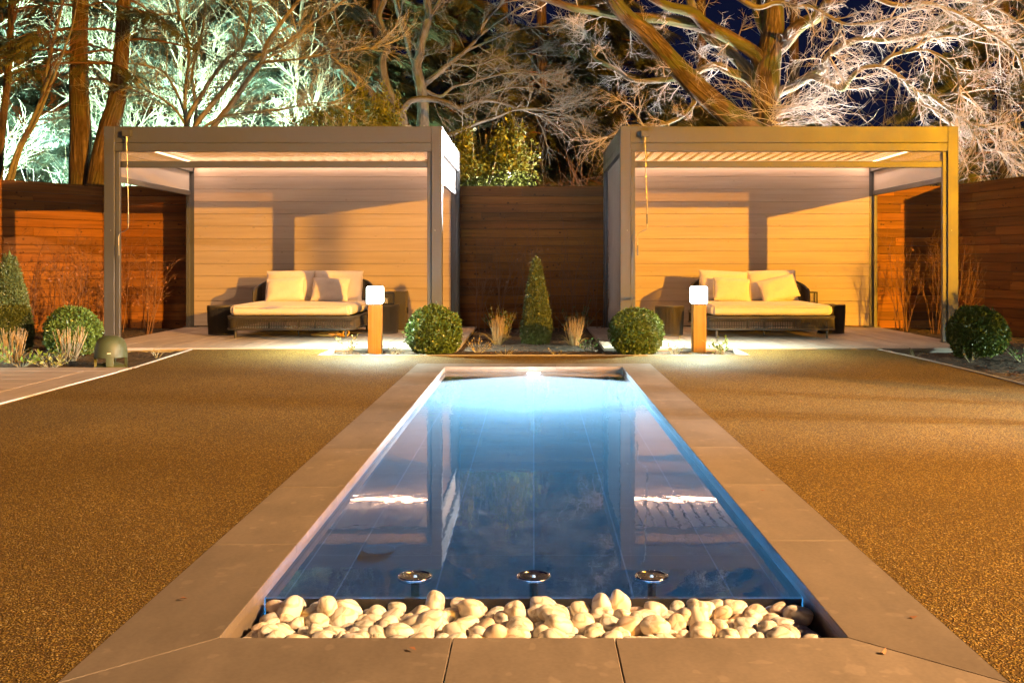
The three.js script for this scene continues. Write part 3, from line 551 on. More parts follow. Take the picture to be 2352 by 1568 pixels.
// ---- white pebbles heaped in the tray
{
  const R = rng(1201), shapes = [];
  for (let s = 0; s < 9; s++) {
    let g = new THREE.IcosahedronGeometry(1, 4); g = mergeVertices(g.deleteAttribute('uv').deleteAttribute('normal') && g, 1e-4);
    const p = g.attributes.position, uv = [];
    for (let i = 0; i < p.count; i++) {
      const v = V(p.getX(i), p.getY(i), p.getZ(i)), e = 2.6, m = Math.pow(Math.abs(v.x) ** e + Math.abs(v.y) ** e + Math.abs(v.z) ** e, -1 / e);
      const k = lerp(1, m, 0.5) * (1 + 0.48 * (noise3(v.x * 1.1 + 20, v.y * 1.1 + 20, v.z * 1.1 + 20, 300 + s) - 0.5) + 0.05 * (noise3(v.x * 3 + 20, v.y * 3 + 20, v.z * 3 + 20, 340 + s) - 0.5));
      v.multiplyScalar(k); p.setXYZ(i, v.x, v.y, v.z); uv.push(Math.atan2(v.z, v.x) * 0.04, v.y * 0.05);
    }
    g.setAttribute('uv', new THREE.Float32BufferAttribute(uv, 2)); g.computeVertexNormals(); shapes.push(g);
  }
  const X = POOL.x - 0.006, D0 = POOL.near + 0.006, D1 = POOL.weir - 0.034, floorY = -0.105, done = [];
  // drop each stone where it comes to lie lowest
  const rest = (x, d, a, b) => { let y = floorY + b * 0.9; for (const q of done) { const h = Math.hypot(x - q.x, d - q.d), r = (a + q.a) * 0.86; if (h < r) y = Math.max(y, q.y + (b + q.b) * 0.88 * Math.sqrt(1 - (h / r) ** 2)); } return y; };
  for (let n = 0; n < 332; n++) {
    const big = R() < 0.16 && n > 60, a = big ? 0.034 + 0.007 * R() : 0.021 + 0.012 * R(), b = a * (0.6 + 0.2 * R());
    let best = null; for (let k = 0; k < 26; k++) { const x = lerp(-X + a, X - a, R()), d = lerp(D0 + a, D1 - a * 0.7, R()), y = rest(x, d, a, b) + R() * 0.006; if (!best || y < best.y) best = { x, d, y, a, b }; }
    const limit = -0.026 - 0.014 * (best.d - D0) / (D1 - D0) + (big ? 0.014 : 0);
    if (best.y + best.b > limit + 0.004) continue;
    best.n = n; done.push(best);
  }
  // a few that lie proud, as in the photograph: [x, d, half length, label]
  const proud = [[-0.74, 3.06, 0.052, 'largest white pebble, standing on end in the amber lit corner of the tray'], [-0.62, 3.06, 0.042, 'round white pebble beside the largest one in the tray corner'], [-0.305, 3.1, 0.042, 'half shaded white pebble leaning on the pool edge in front of a jet'], [-0.055, 3.03, 0.046, 'tall blunt white pebble near the middle of the tray'], [0.205, 3.08, 0.040, 'egg shaped white pebble beside an upright pointed one'], [0.265, 3.12, 0.042, 'upright pointed white pebble standing highest above the pool edge'], [0.49, 3.02, 0.044, 'big oval white pebble lying in front of the dark pool wall side']];
  const shadeOf = (n) => M.pebble[n % 7 === 0 ? 3 : n % 5 === 0 ? 2 : n % 9 === 0 ? 4 : n % 2];
  // leave out stones buried under the others, seen from nowhere above the tray
  const seen = (q) => { for (const ex of [-0.9, 0, 0.9]) for (const [ey, ed] of [[1, 0], [1.6, 1.5]]) for (const [dx, dy, dd] of [[0, 0.9, 0], [0.7, 0.5, 0], [-0.7, 0.5, 0], [0, 0.6, -0.7], [0.4, 0.7, -0.4], [-0.4, 0.7, -0.4]]) {
    const P = [q.x + dx * q.a, q.y + dy * q.b, q.d + dd * q.a], E = [ex - P[0], ey - P[1], ed - P[2]], L = Math.hypot(...E); let hit = false;
    for (const s of done) { if (s === q) continue; const k = [s.x - P[0], s.y - P[1], s.d - P[2]], t = (k[0] * E[0] + k[1] * E[1] + k[2] * E[2]) / L; if (t < 0) continue; const m = Math.sqrt(Math.max(0, k[0] ** 2 + k[1] ** 2 + k[2] ** 2 - t * t)); if (m < (s.a + s.b) * 0.46) { hit = true; break; } }
    if (!hit) return true; } return false; };
  for (const q of done.filter(seen)) {
    const m = part(scene, numbered('white_pebble'), shapes[q.n % 9], shadeOf(q.n), [q.x, q.y, -q.d]);
    m.scale.set(q.a * (1.05 + 0.25 * R()), q.b, q.a * (0.85 + 0.2 * R())); m.rotation.set((R() - 0.5) * 0.9, R() * 6.3, (R() - 0.5) * 0.9);
    tag(m, 'smooth white pebble heaped in the tray at the near end of the pool', 'pebble', 'white pebbles in the pool tray');
  }
  proud.forEach(([x, d, a, label], k) => {
    const b = a * 0.7, y = Math.min(rest(x, d, a * 0.8, a * 0.8), -0.012 - a) + 0.004, m = part(scene, numbered('white_pebble'), shapes[(k * 4 + 2) % 9], M.pebble[k % 2], [x, y, -d]);
    m.scale.set(b, a, b * 0.95); m.rotation.set(0.25 * (k % 2 ? 1 : -1), k * 1.3, k === 0 ? -0.45 : 0.3 * (k % 3 - 1)); tag(m, label, 'pebble', 'white pebbles in the pool tray');
    done.push({ x, d, y, a: b, b: a });
  });
}
// ---- cushions
function cushionGeo(w, h, t, seed, wrinkle = 0.006) {
  const n = 26, mb = new MB(), side = [];
  const P = (u, v, s) => {
    const au = Math.abs(u), av = Math.abs(v), e = Math.pow(Math.max(0, 1 - au ** 3.2), 0.55) * Math.pow(Math.max(0, 1 - av ** 3.2), 0.55);
    const px = u * w / 2 * (1 - 0.05 * (1 - av * av) * au ** 6 + 0.015 * au * av), py = v * h / 2 * (1 - 0.055 * (1 - au * au) * av ** 6);
    const rim = Math.max(au, av), wr = wrinkle * (noise3(u * 3.2 + 30, v * 3.2 + 30, s * 4 + 9, seed) - 0.5) * 2 + wrinkle * 1.1 * sstep(0.5, 0.95, rim) * (noise3(u * 9 + 30, v * 9 + 30, s * 4 + 9, seed + 3) - 0.5) * 2;
    return V(px, py, s * (t / 2 * e + 0.006) + (e > 0.02 ? wr * Math.min(1, e * 3) * s : 0));
  };
  const pos = [], uv = [], idx = [];
  for (const s of [1, -1]) { const o = pos.length / 3; for (let j = 0; j <= n; j++) for (let i = 0; i <= n; i++) { const f = (q) => Math.sin((q / n - 0.5) * Math.PI), u = f(i), v = f(j), p = P(u, v, s); pos.push(p.x, p.y, p.z); uv.push(p.x, p.y); }
    for (let j = 0; j < n; j++) for (let i = 0; i < n; i++) { const a = o + j * (n + 1) + i, b = a + 1, c = a + n + 1, d = c + 1; s > 0 ? idx.push(a, b, d, a, d, c) : idx.push(a, d, b, a, c, d); } side.push(o); }
  const ring = []; for (let i = 0; i < n; i++) ring.push(i); for (let j = 0; j < n; j++) ring.push(j * (n + 1) + n); for (let i = n; i > 0; i--) ring.push(n * (n + 1) + i); for (let j = n; j > 0; j--) ring.push(j * (n + 1));
  for (let k = 0; k < ring.length; k++) { const a = ring[k], b = ring[(k + 1) % ring.length]; idx.push(side[0] + a, side[1] + a, side[0] + b, side[1] + a, side[1] + b, side[0] + b); }
  const g = new THREE.BufferGeometry(); g.setAttribute('position', new THREE.Float32BufferAttribute(pos, 3)); g.setAttribute('uv', new THREE.Float32BufferAttribute(uv, 2)); g.setIndex(idx); g.computeVertexNormals(); return g;
}
const bigC = [cushionGeo(0.68, 0.45, 0.17, 5), cushionGeo(0.68, 0.45, 0.17, 8)], smallC = [cushionGeo(0.52, 0.34, 0.15, 15, 0.007), cushionGeo(0.52, 0.34, 0.15, 18, 0.007), cushionGeo(0.5, 0.34, 0.14, 23, 0.007)];
const pipe = (w, h) => { const m = new MB(), pts = []; for (let k = 0; k <= 40; k++) { const f = k / 40 * Math.PI * 2, c = Math.cos(f), s = Math.sin(f), e = 2 / 9; pts.push(V(Math.sign(c) * Math.abs(c) ** e * w / 2 * 0.985, Math.sign(s) * Math.abs(s) ** e * h / 2 * 0.985, 0)); } m.tube(pts, pts.map(() => 0.005), 5); return m.geo(); };
const pipeBig = pipe(0.68, 0.45), pipeSmall = pipe(0.52, 0.34);
function cushion(geo, piping, mat, pos, tilt, roll, yaw, name, label) {
  const c = thing(name, label, 'cushion', 'cushions on the daybeds', pos); c.rotation.set(-tilt, yaw, roll, 'YXZ');
  part(c, 'cover', geo, mat); part(c, 'piping', piping, mat); return c;
}
// ---- daybeds: rope-woven base and curved back on short legs, thick mattress
function rrect(w, d, r, n = 10) { const pts = []; for (const [cx, cz, a] of [[w / 2 - r, -d / 2 + r, -Math.PI / 2], [w / 2 - r, d / 2 - r, 0], [-w / 2 + r, d / 2 - r, Math.PI / 2], [-w / 2 + r, -d / 2 + r, Math.PI]]) for (let k = 0; k <= n; k++) { const f = a + k / n * Math.PI / 2; pts.push([cx + r * Math.cos(f), cz + r * Math.sin(f)]); } return pts; }
function walk(pts, step) { const out = []; let acc = 0; for (let k = 0; k < pts.length; k++) { const a = pts[k], b = pts[(k + 1) % pts.length], L = Math.hypot(b[0] - a[0], b[1] - a[1]); while (acc < L) { out.push([lerp(a[0], b[0], acc / L), lerp(a[1], b[1], acc / L)]); acc += step; } acc -= L; } return out; }
function daybed(x, label) {
  const W = 1.62, D = 1.78, B = thing('daybed', label, 'daybed', 'rope daybeds', [x, 0.0165, -13.75]);
  const loop = rrect(W, D, 0.16), y0 = 0.115, y1 = 0.265, closed = (y, r, o = 0) => { const m = new MB(), p = rrect(W + o, D + o, 0.16).map(([a, b]) => V(a, y, b)); p.push(p[0].clone(), p[1].clone()); m.tube(p, p.map(() => r), 8); return m.geo(); };
  part(B, 'top_rail', closed(y1, 0.017), M.frame); part(B, 'bottom_rail', closed(y0, 0.015), M.frame);
  const weave = new MB(); for (const [a, b] of walk(loop, 0.0215)) weave.tube([V(a, y0, b), V(a, y1, b)], [0.0062, 0.0062], 5); part(B, 'rope_weave', weave.geo(), M.rope).userData.kind = 'stuff';
  part(B, 'base_panel', new THREE.BoxGeometry(W - 0.06, 0.02, D - 0.06), M.frame, [0, 0.245, 0]);
  for (const [lx, lz] of [[-0.70, 0.83], [0.70, 0.83], [-0.70, -0.80], [0.70, -0.80], [0, 0.4], [0, -0.6]]) part(B, 'leg', new THREE.CylinderGeometry(0.017, 0.013, lz === 0.4 || lz === -0.6 ? 0.235 : y0, 12), M.frame, [lx, (lz === 0.4 || lz === -0.6 ? 0.235 : y0) / 2, lz]);
  // back: follows the outline round the rear; its top falls away to the arm ends
  const arm = -0.42, R = 0.34, path = [];
  path.push([-W / 2, arm]); for (let k = 0; k <= 10; k++) { const f = Math.PI + k / 10 * Math.PI / 2; path.push([-W / 2 + R + R * Math.cos(f), -D / 2 + R + R * Math.sin(f)]); } for (let k = 0; k <= 10; k++) { const f = -Math.PI / 2 + k / 10 * Math.PI / 2; path.push([W / 2 - R + R * Math.cos(f), -D / 2 + R + R * Math.sin(f)]); } path.push([W / 2, arm]);
  const dense = []; for (let k = 0; k < path.length - 1; k++) { const a = path[k], b = path[k + 1], n = Math.max(1, Math.round(Math.hypot(b[0] - a[0], b[1] - a[1]) / 0.02)); for (let j = 0; j < n; j++) dense.push([lerp(a[0], b[0], j / n), lerp(a[1], b[1], j / n)]); } dense.push(path[path.length - 1]);
  const N = dense.length - 1, topAt = (k) => { const e = Math.min(k, N - k) / N; return 0.58 + 0.135 * sstep(0, 0.26, e); };
  const rail = new MB(), pts = [V(dense[0][0], y1, dense[0][1])]; for (let k = 0; k <= N; k += 2) pts.push(V(dense[k][0], topAt(k) - (k === 0 || k >= N - 1 ? 0.035 : 0), dense[k][1] + (k === 0 || k >= N - 1 ? 0.012 : 0))); pts.push(V(dense[N][0], y1, dense[N][1])); rail.tube(curve(pts, pts.length * 3), new Array(pts.length * 3 + 1).fill(0.015), 8);
  part(B, 'back_rail', rail.geo(), M.frame);
  const bw = new MB(); for (let k = 1; k < N; k++) bw.tube([V(dense[k][0], y1, dense[k][1]), V(dense[k][0], topAt(k), dense[k][1])], [0.0062, 0.0062], 5); part(B, 'back_weave', bw.geo(), M.rope).userData.kind = 'stuff';
  // mattress
  const g = new RoundedBoxGeometry(W - 0.02, 0.135, D - 0.03, 7, 0.06), p = g.attributes.position, uv = g.attributes.uv;
  for (let i = 0; i < p.count; i++) { const a = p.getX(i), b = p.getZ(i), ox = Math.abs(a) - (W / 2 - 0.18), oz = Math.abs(b) - (D / 2 - 0.18); let fx = 1, fz = 1; if (ox > 0 && oz > 0) { const q = Math.hypot(ox, oz), m = Math.max(ox, oz); if (q > 0) { fx = ((W / 2 - 0.18) + ox * m / q) / Math.abs(a); fz = ((D / 2 - 0.18) + oz * m / q) / Math.abs(b); } } p.setXYZ(i, a * fx, p.getY(i) + 0.006 * (noise3(a * 3 + 20, b * 3 + 20, 0.5, 77) - 0.5), b * fz); uv.setXY(i, a + p.getY(i), b + p.getY(i)); }
  g.computeVertexNormals(); const mt = part(B, 'mattress', g, M.cloth, [0, 0.285 + 0.066, 0]);
  const seam = new MB(), sp = rrect(W - 0.028, D - 0.038, 0.2).map(([a, b]) => V(a, 0, b)); sp.push(sp[0].clone(), sp[1].clone()); seam.tube(sp, sp.map(() => 0.005), 5); part(mt, 'piping', seam.geo(), M.cloth, [0, 0.036, 0]);
  return B;
}
daybed(-3.085, 'rope daybed with white mattress and two level cushion pairs under the grey brown pergola');
daybed(3.02, 'rope daybed with white mattress and one tilted cushion under the amber yellow pergola');
{
  const y = 0.43, z = -14.36;
  cushion(bigC[0], pipeBig, M.cloth, [-3.44, y + 0.21, z - 0.02], 0.34, 0.015, 0, 'back_cushion', 'large white back cushion, partly in post shadow, on the daybed in the grey brown pergola');
  cushion(bigC[1], pipeBig, M.cloth, [-2.76, y + 0.21, z - 0.02], 0.32, -0.01, 0.02, 'back_cushion', 'large evenly lit white back cushion behind the bollard lamp in the grey brown pergola');
  cushion(smallC[0], pipeSmall, M.cloth, [-3.455, y + 0.165, z + 0.2], 0.40, 0.05, 0.06, 'scatter_cushion', 'small crumpled cushion leaning on the post shadowed back cushion');
  cushion(smallC[1], pipeSmall, M.cloth, [-2.825, y + 0.165, z + 0.2], 0.38, -0.02, -0.06, 'scatter_cushion', 'small level cushion nearest the bollard lamp in the grey brown pergola');
  cushion(bigC[1], pipeBig, M.cloth, [2.68, y + 0.21, z - 0.02], 0.34, -0.05, 0, 'back_cushion', 'large white back cushion behind the bollard lamp in the amber yellow pergola');
  cushion(bigC[0], pipeBig, M.cloth, [3.37, y + 0.215, z - 0.02], 0.34, 0.02, 0, 'back_cushion', 'large white back cushion with a shaded corner behind the tilted cushion');
  cushion(smallC[2], pipeSmall, M.cloth, [2.755, y + 0.165, z + 0.2], 0.38, -0.06, 0.02, 'scatter_cushion', 'small level cushion leaning on the back cushion beside the tilted one');
  cushion(smallC[0], pipeSmall, M.cloth, [3.40, y + 0.175, z + 0.2], 0.40, 0.24, -0.05, 'scatter_cushion', 'small tilted white cushion with one corner raised in the amber yellow pergola');
}
// ---- drum side tables with slatted rope sides
function drum(x, d, label) {
  const T = thing('drum_table', label, 'side table', 'drum side tables', [x, 0.0165, -d]), r0 = 0.168, r1 = 0.188, h = 0.385, n = 64;
  part(T, 'top', new THREE.CylinderGeometry(r1 + 0.004, r1 + 0.002, 0.02, 48), M.frame, [0, h - 0.01, 0]);
  part(T, 'core', new THREE.CylinderGeometry(r1 - 0.02, r0 - 0.02, h - 0.04, 32), M.black, [0, h / 2, 0]);
  part(T, 'foot_ring', new THREE.TorusGeometry(r0, 0.011, 8, 48), M.frame, [0, 0.011, 0], [Math.PI / 2, 0, 0]);
  const m = new MB(); for (let k = 0; k < n; k++) { const f = k / n * Math.PI * 2, c = Math.cos(f), s = Math.sin(f); m.tube([V(c * r0, 0.01, s * r0), V(c * (r0 + r1) / 2 * 1.01, h / 2, s * (r0 + r1) / 2 * 1.01), V(c * r1, h - 0.015, s * r1)], [0.0062, 0.0062, 0.0062], 5); } part(T, 'rope_weave', m.geo(), M.rope).userData.kind = 'stuff';
}
drum(-4.17, 13.62, 'dark rope drum table beside the wall shadow of the daybed back');
drum(-2.02, 13.85, 'dark rope drum table carrying a lantern behind the bollard lamp');
drum(1.80, 13.5, 'dark rope drum table between the clipped ball and the bollard lamp');
drum(4.04, 13.85, 'dark rope drum table at the foot corner of the daybed with the tilted cushion');
// ---- lanterns
function lantern(x, d, y, turn, label) {
  const L = thing('lantern', label, 'lantern', 'black framed lanterns', [x, y, -d], turn), w = 0.235, h = 0.17, q = 0.018;
  part(L, 'base', chamferBox(w, q, w, 0.003, 0), M.black, [0, q / 2, 0]); part(L, 'top', chamferBox(w, q, w, 0.003, 0), M.black, [0, h - q / 2, 0]);
  for (const a of [-1, 1]) for (const b of [-1, 1]) part(L, 'corner_post', chamferBox(q, h - 2 * q, q, 0.002, 1), M.black, [a * (w - q) / 2, h / 2, b * (w - q) / 2]);
  const glass = phys({ color: rgb(0.95, 0.96, 0.95), transmission: 1, roughness: 0.05, ior: 1.5 });
  for (let k = 0; k < 4; k++) { const f = k * Math.PI / 2; part(L, 'pane', new THREE.BoxGeometry(w - 2 * q - 0.002, h - 2 * q - 0.002, 0.003), glass, [Math.sin(f) * (w / 2 - 0.009), h / 2, Math.cos(f) * (w / 2 - 0.009)], [0, f, 0]); }
  part(L, 'candle', new THREE.CylinderGeometry(0.032, 0.032, 0.07, 20), std({ color: rgb(0.7, 0.66, 0.58), roughness: 0.6 }), [0, q + 0.0355, 0]);
}
lantern(-2.01, 13.85, 0.402, 0.08, 'black glass lantern on the drum table behind the bollard lamp');
lantern(3.93, 14.6, 0.384, -0.1, 'black glass lantern on the low cabinet beyond the rope arm of the daybed');
{ const c = thing('storage_cabinet', 'dark brown upright cabinet with a cable against the back wall', 'cabinet', null, [-1.97, 0.0165, -14.6]); part(c, 'body', chamferBox(0.3, 0.53, 0.3, 0.006, 1), M.frame, [0, 0.275, 0]); part(c, 'plinth', chamferBox(0.28, 0.012, 0.28, 0.002, 0), M.black, [0, 0.006, 0]);
  const m = new MB(), p = []; for (let k = 0; k <= 40; k++) { const f = k / 40 * Math.PI * 5; p.push(V(0.158 + 0.004 * Math.sin(k * 1.3), 0.27 + 0.04 * Math.sin(f), -0.03 + 0.03 * Math.cos(f))); } m.tube(p, p.map(() => 0.004), 5); part(c, 'cable', m.geo(), M.black); }
{ const c = thing('low_cabinet', 'low dark box under the lantern beyond the rope arm of the daybed', 'cabinet', null, [3.95, 0.0165, -14.62]); part(c, 'body', chamferBox(0.3, 0.355, 0.3, 0.006, 1), M.frame, [0, 0.19, 0]); part(c, 'plinth', chamferBox(0.28, 0.012, 0.28, 0.002, 0), M.black, [0, 0.006, 0]); }
// ---- crumpled amber bag under a daybed
{
  let g = new THREE.IcosahedronGeometry(1, 4); g = mergeVertices(g.deleteAttribute('uv').deleteAttribute('normal') && g, 1e-4); const p = g.attributes.position;
  for (let i = 0; i < p.count; i++) { const v = V(p.getX(i), p.getY(i), p.getZ(i)), k = 1 + 0.5 * (noise3(v.x * 2.2 + 20, v.y * 2.2 + 20, v.z * 2.2 + 20, 8) - 0.5) + 0.35 * (noise3(v.x * 6 + 20, v.y * 6 + 20, v.z * 6 + 20, 9) - 0.5); p.setXYZ(i, v.x * 0.20 * k, Math.max(-0.030, v.y * 0.036 * k), v.z * 0.085 * k); }
  g.computeVertexNormals(); const b = thing('plastic_bag', 'crumpled amber bag lying on the paving under a daybed', 'bag', null, [-2.66, 0.0475, -13.15], 0.12);
  part(b, 'bag_body', g, phys({ color: rgb(0.6, 0.36, 0.08), roughness: 0.25, transmission: 0.35, clearcoat: 0.4 }));
  const k = new THREE.TorusGeometry(0.045, 0.012, 8, 20); part(b, 'tied_neck', k, phys({ color: rgb(0.6, 0.36, 0.08), roughness: 0.3 }), [0.23, 0.014, -0.03], [0.5, 0.6, 0]);
}
// ---- mushroom-shaped garden loudspeaker
{
  const S = thing('garden_speaker', 'dark green mushroom shaped garden loudspeaker at the corner of the bed', 'loudspeaker', null, [-4.06, -0.045, -9.78], -0.3), shell = std({ color: rgb(0.055, 0.072, 0.034), roughness: 0.5, bumpMap: M.metal.bumpMap, bumpScale: 0.0004 });
  const prof = [[0.146, 0.118], [0.15, 0.122], [0.1495, 0.16], [0.1465, 0.2], [0.138, 0.24], [0.122, 0.277], [0.098, 0.304], [0.068, 0.321], [0.034, 0.3285], [0, 0.33]].map(([r, y]) => new THREE.Vector2(r, y));
  part(S, 'dome', new THREE.LatheGeometry(prof, 48), shell);
  part(S, 'base', new THREE.LatheGeometry([[0, 0.004], [0.13, 0.004], [0.135, 0.02], [0.12, 0.045], [0.06, 0.07], [0, 0.078]].map(([r, y]) => new THREE.Vector2(r, y)), 40), shell);
  part(S, 'driver', new THREE.CylinderGeometry(0.1, 0.1, 0.02, 32), M.black, [0, 0.13, 0]);
  for (let k = 0; k < 4; k++) { const f = k * Math.PI / 2 + 0.62; const sh = new THREE.Shape(); sh.absarc(0, 0, 0.147, -0.22, 0.22); sh.absarc(0, 0, 0.128, 0.2, -0.2, true); const g = new THREE.ExtrudeGeometry(sh, { depth: 0.12, bevelEnabled: true, bevelSize: 0.002, bevelThickness: 0.002, bevelSegments: 1 }); g.rotateX(-Math.PI / 2); part(S, 'leg', g, shell, [0, 0.003, 0], [0, f, 0]); }
  const pl = new THREE.PlaneGeometry(0.034, 0.009, 6, 1); { const p = pl.attributes.position; for (let i = 0; i < p.count; i++) { const a = p.getX(i) / 0.1505; p.setXYZ(i, Math.sin(a) * 0.1512, p.getY(i), Math.cos(a) * 0.1512); } pl.computeVertexNormals(); } part(S, 'badge', pl, std({ color: rgb(0.7, 0.6, 0.45), roughness: 0.4 }), [0, 0.165, 0], [0, 0.58, -0.0]);
}

// ================================================================ PLANTS
const randDir = (R) => { const z = R() * 2 - 1, f = R() * Math.PI * 2, s = Math.sqrt(1 - z * z); return V(s * Math.cos(f), z, s * Math.sin(f)); };
function perp(v, R) { const q = randDir(R); return q.addScaledVector(v, -q.dot(v)).normalize(); }
// small leaves over a clipped body; surf(R) gives a point and the outward direction there
function clippedLeaves(n, surf, len, wid, seed) {
  const R = rng(seed), m = new MB();
  for (let k = 0; k < n; k++) { const [p, o] = surf(R), d = o.clone().multiplyScalar(0.55).add(randDir(R)).normalize(); m.leaf(p.addScaledVector(o, 0.012 - 0.085 * R() * R() + (R() < 0.03 ? 0.03 * R() : 0)), d, perp(d, R), len * (0.7 + 0.6 * R()), wid * (0.7 + 0.6 * R()), 0.2); }
  return m.geo();
}
const lump = (v, s) => 1 + 0.16 * (noise3(v.x * 2.2 + 30, v.y * 2.2 + 30, v.z * 2.2 + 30, s) - 0.5) + 0.12 * (noise3(v.x * 6 + 30, v.y * 6 + 30, v.z * 6 + 30, s + 1) - 0.5);
function ballPlant(x, d, r, label, seed) {
  const B = thing('box_ball', label, 'topiary ball', 'clipped box balls', [x, -0.04, -d]), cy = r * 0.93;
  const surf = (R) => { const v = randDir(R); if (v.y < -0.8) v.y = -0.8; const q = r * lump(v, seed); return [V(v.x * q, cy + v.y * q * 0.95, v.z * q), v]; };
  part(B, 'foliage', clippedLeaves(Math.round(11000 * r * r / 0.08), surf, 0.027, 0.018, seed), M.box).userData.kind = 'stuff';
  const core = new THREE.IcosahedronGeometry(r * 0.9, 4), p = core.attributes.position; for (let i = 0; i < p.count; i++) { const v = V(p.getX(i), p.getY(i), p.getZ(i)).normalize(), q = r * 0.78 * lump(v, seed); p.setXYZ(i, v.x * q, v.y * q * 0.95, v.z * q); } core.computeVertexNormals();
  part(B, 'inner_growth', core, M.boxCore, [0, cy, 0]);
  part(B, 'stem', new THREE.CylinderGeometry(0.02, 0.026, 0.12, 8), M.twigRed, [0, 0.05, 0]);
}
ballPlant(-1.085, 11.1, 0.285, 'clipped box ball between the bollard lamp and the amber edged platform corner', 11);
ballPlant(1.125, 11.1, 0.275, 'clipped box ball in front of the pergola with the closed grey side screen', 13);
ballPlant(4.72, 10.85, 0.29, 'dark clipped box ball at the foot of the yellow lit post', 17);
ballPlant(-5.0, 11.05, 0.28, 'clipped box ball behind the cut stems and the garden loudspeaker', 19);
function conePlant(x, d, h, r, label, seed) {
  const C = thing('yew_cone', label, 'topiary cone', 'clipped yew cones', [x, -0.04, -d]);
  const rad = (t) => r * Math.pow(1 - t, 0.72) * (0.75 + 0.25 * sstep(0, 0.18, t)) + 0.012 * (1 - t);
  const surf = (R) => { const t = 1 - Math.sqrt(1 - R() * 0.995), f = R() * Math.PI * 2, o = V(Math.cos(f), 0.25, Math.sin(f)).normalize(), q = rad(t) * lump(V(o.x, t * 3, o.z), seed); return [V(Math.cos(f) * q, 0.02 + t * h, Math.sin(f) * q), o]; };
  part(C, 'foliage', clippedLeaves(Math.round(19000 * h * r / 0.22), surf, 0.028, 0.013, seed), M.yew).userData.kind = 'stuff';
  const prof = []; for (let k = 0; k <= 14; k++) { const t = k / 14; prof.push(new THREE.Vector2(Math.max(0, rad(t) * 0.74 - 0.004), 0.02 + t * h * 0.985)); } part(C, 'inner_growth', new THREE.LatheGeometry(prof, 24), M.boxCore);
  part(C, 'stem', new THREE.CylinderGeometry(0.02, 0.026, 0.1, 8), M.twigRed, [0, 0.04, 0]);
}
conePlant(0.03, 12.65, 1.13, 0.185, 'clipped evergreen cone in the middle bed between the pergolas', 23);
conePlant(-5.92, 11.5, 1.16, 0.26, 'broad clipped evergreen cone beside the angled fence', 29);
// clumps of stems cut to one height
function cutClump(x, d, h, r, n, label, seed, lean = 0.1) {
  const C = thing('cut_stem_clump', label, 'plant clump', 'clumps of cut stems', [x, -0.045, -d]), R = rng(seed), m = new MB(), s = new MB();
  for (let k = 0; k < n; k++) { const f = R() * Math.PI * 2, q = r * Math.sqrt(R()), b = V(Math.cos(f) * q * 0.6, 0, Math.sin(f) * q * 0.6), t = V(Math.cos(f) * q * 1.2 + lean * (R() - 0.35) + 0.03 * (R() - 0.5), h * (0.74 + 0.32 * R()), Math.sin(f) * q * 1.2 + 0.03 * (R() - 0.5)), mid = b.clone().lerp(t, 0.55).add(V((R() - 0.5) * 0.025, 0, (R() - 0.5) * 0.025)); m.tube([b, mid, t], [0.0042, 0.0036, 0.0026], 4); }
  for (let k = 0; k < 26; k++) { const f = R() * Math.PI * 2, o = V(Math.cos(f), 0, Math.sin(f)), l = 0.10 + 0.16 * R(), p = [V(0, 0, 0).addScaledVector(o, r * 0.5)]; for (let j = 1; j <= 4; j++) p.push(V(0, 0, 0).addScaledVector(o, r * 0.5 + l * j / 4 * 0.8).setY(l * (j / 4) * 1.3 * (1 - 0.55 * j / 4))); s.tube(p, [0.0028, 0.0025, 0.002, 0.0015, 0.0008], 3); }
  part(C, 'stems', m.geo(), M.cane).userData.kind = 'stuff'; part(C, 'blades', s.geo(), M.sedge).userData.kind = 'stuff';
}
cutClump(-0.445, 12.55, 0.36, 0.075, 46, 'clump of pale cut stems in the middle bed near the open pergola', 31, 0.03);
cutClump(0.49, 12.4, 0.35, 0.095, 44, 'clump of reddish cut stems in the middle bed near the closed side screen', 37, 0.06);
cutClump(-4.72, 10.35, 0.36, 0.11, 40, 'leaning clump of cut stems in front of the clipped ball by the loudspeaker', 41, 0.16);
cutClump(-5.30, 10.35, 0.35, 0.12, 60, 'thick upright clump of cut stems in front of the broad cone', 43, 0.02);
// low leafy plants
function weed(x, d, r, n, len, mat, label, seed, erect = 0.6, name = 'bedding_plant') {
  const W = thing(name, label, 'plant', 'low plants in the beds', [x, -0.03, -d]), R = rng(seed), m = new MB(), s = new MB();
  for (let k = 0; k < n; k++) {
    const f = R() * Math.PI * 2, q = r * Math.sqrt(R()), dir = V(Math.cos(f) * (1 - erect), erect * (0.6 + 0.8 * R()), Math.sin(f) * (1 - erect)).add(randDir(R).multiplyScalar(0.25)).normalize(), base = V(Math.cos(f) * q * 0.35, 0, Math.sin(f) * q * 0.35), tip = base.clone().addScaledVector(dir, (r * 0.8 + q) * (0.6 + R() * 0.7));
    s.tube([base, tip], [0.0025, 0.0014], 3);
    for (let j = 0; j < 4; j++) { const p = base.clone().lerp(tip, 0.35 + 0.65 * R()), ld = dir.clone().add(randDir(R).multiplyScalar(0.9)).normalize(); m.leaf(p, ld, perp(ld, R), len * (0.6 + 0.7 * R()), len * 0.45 * (0.6 + 0.7 * R()), 0.15); }
  }
  part(W, 'leaves', m.geo(), mat).userData.kind = 'stuff'; part(W, 'stems', s.geo(), M.twigGreen);
}
weed(-2.02, 11.08, 0.13, 16, 0.035, M.weedPale, 'pale leafy plant beside the bollard lamp, below the daybed leg', 51, 0.75);
weed(-1.52, 11.08, 0.09, 14, 0.022, M.sedge, 'small brown tuft at the foot of the bollard by the clipped ball', 53, 0.5);
weed(1.53, 11.05, 0.10, 14, 0.028, M.weedPale, 'pale flowering plant between the clipped ball and the bollard lamp', 57, 0.65);
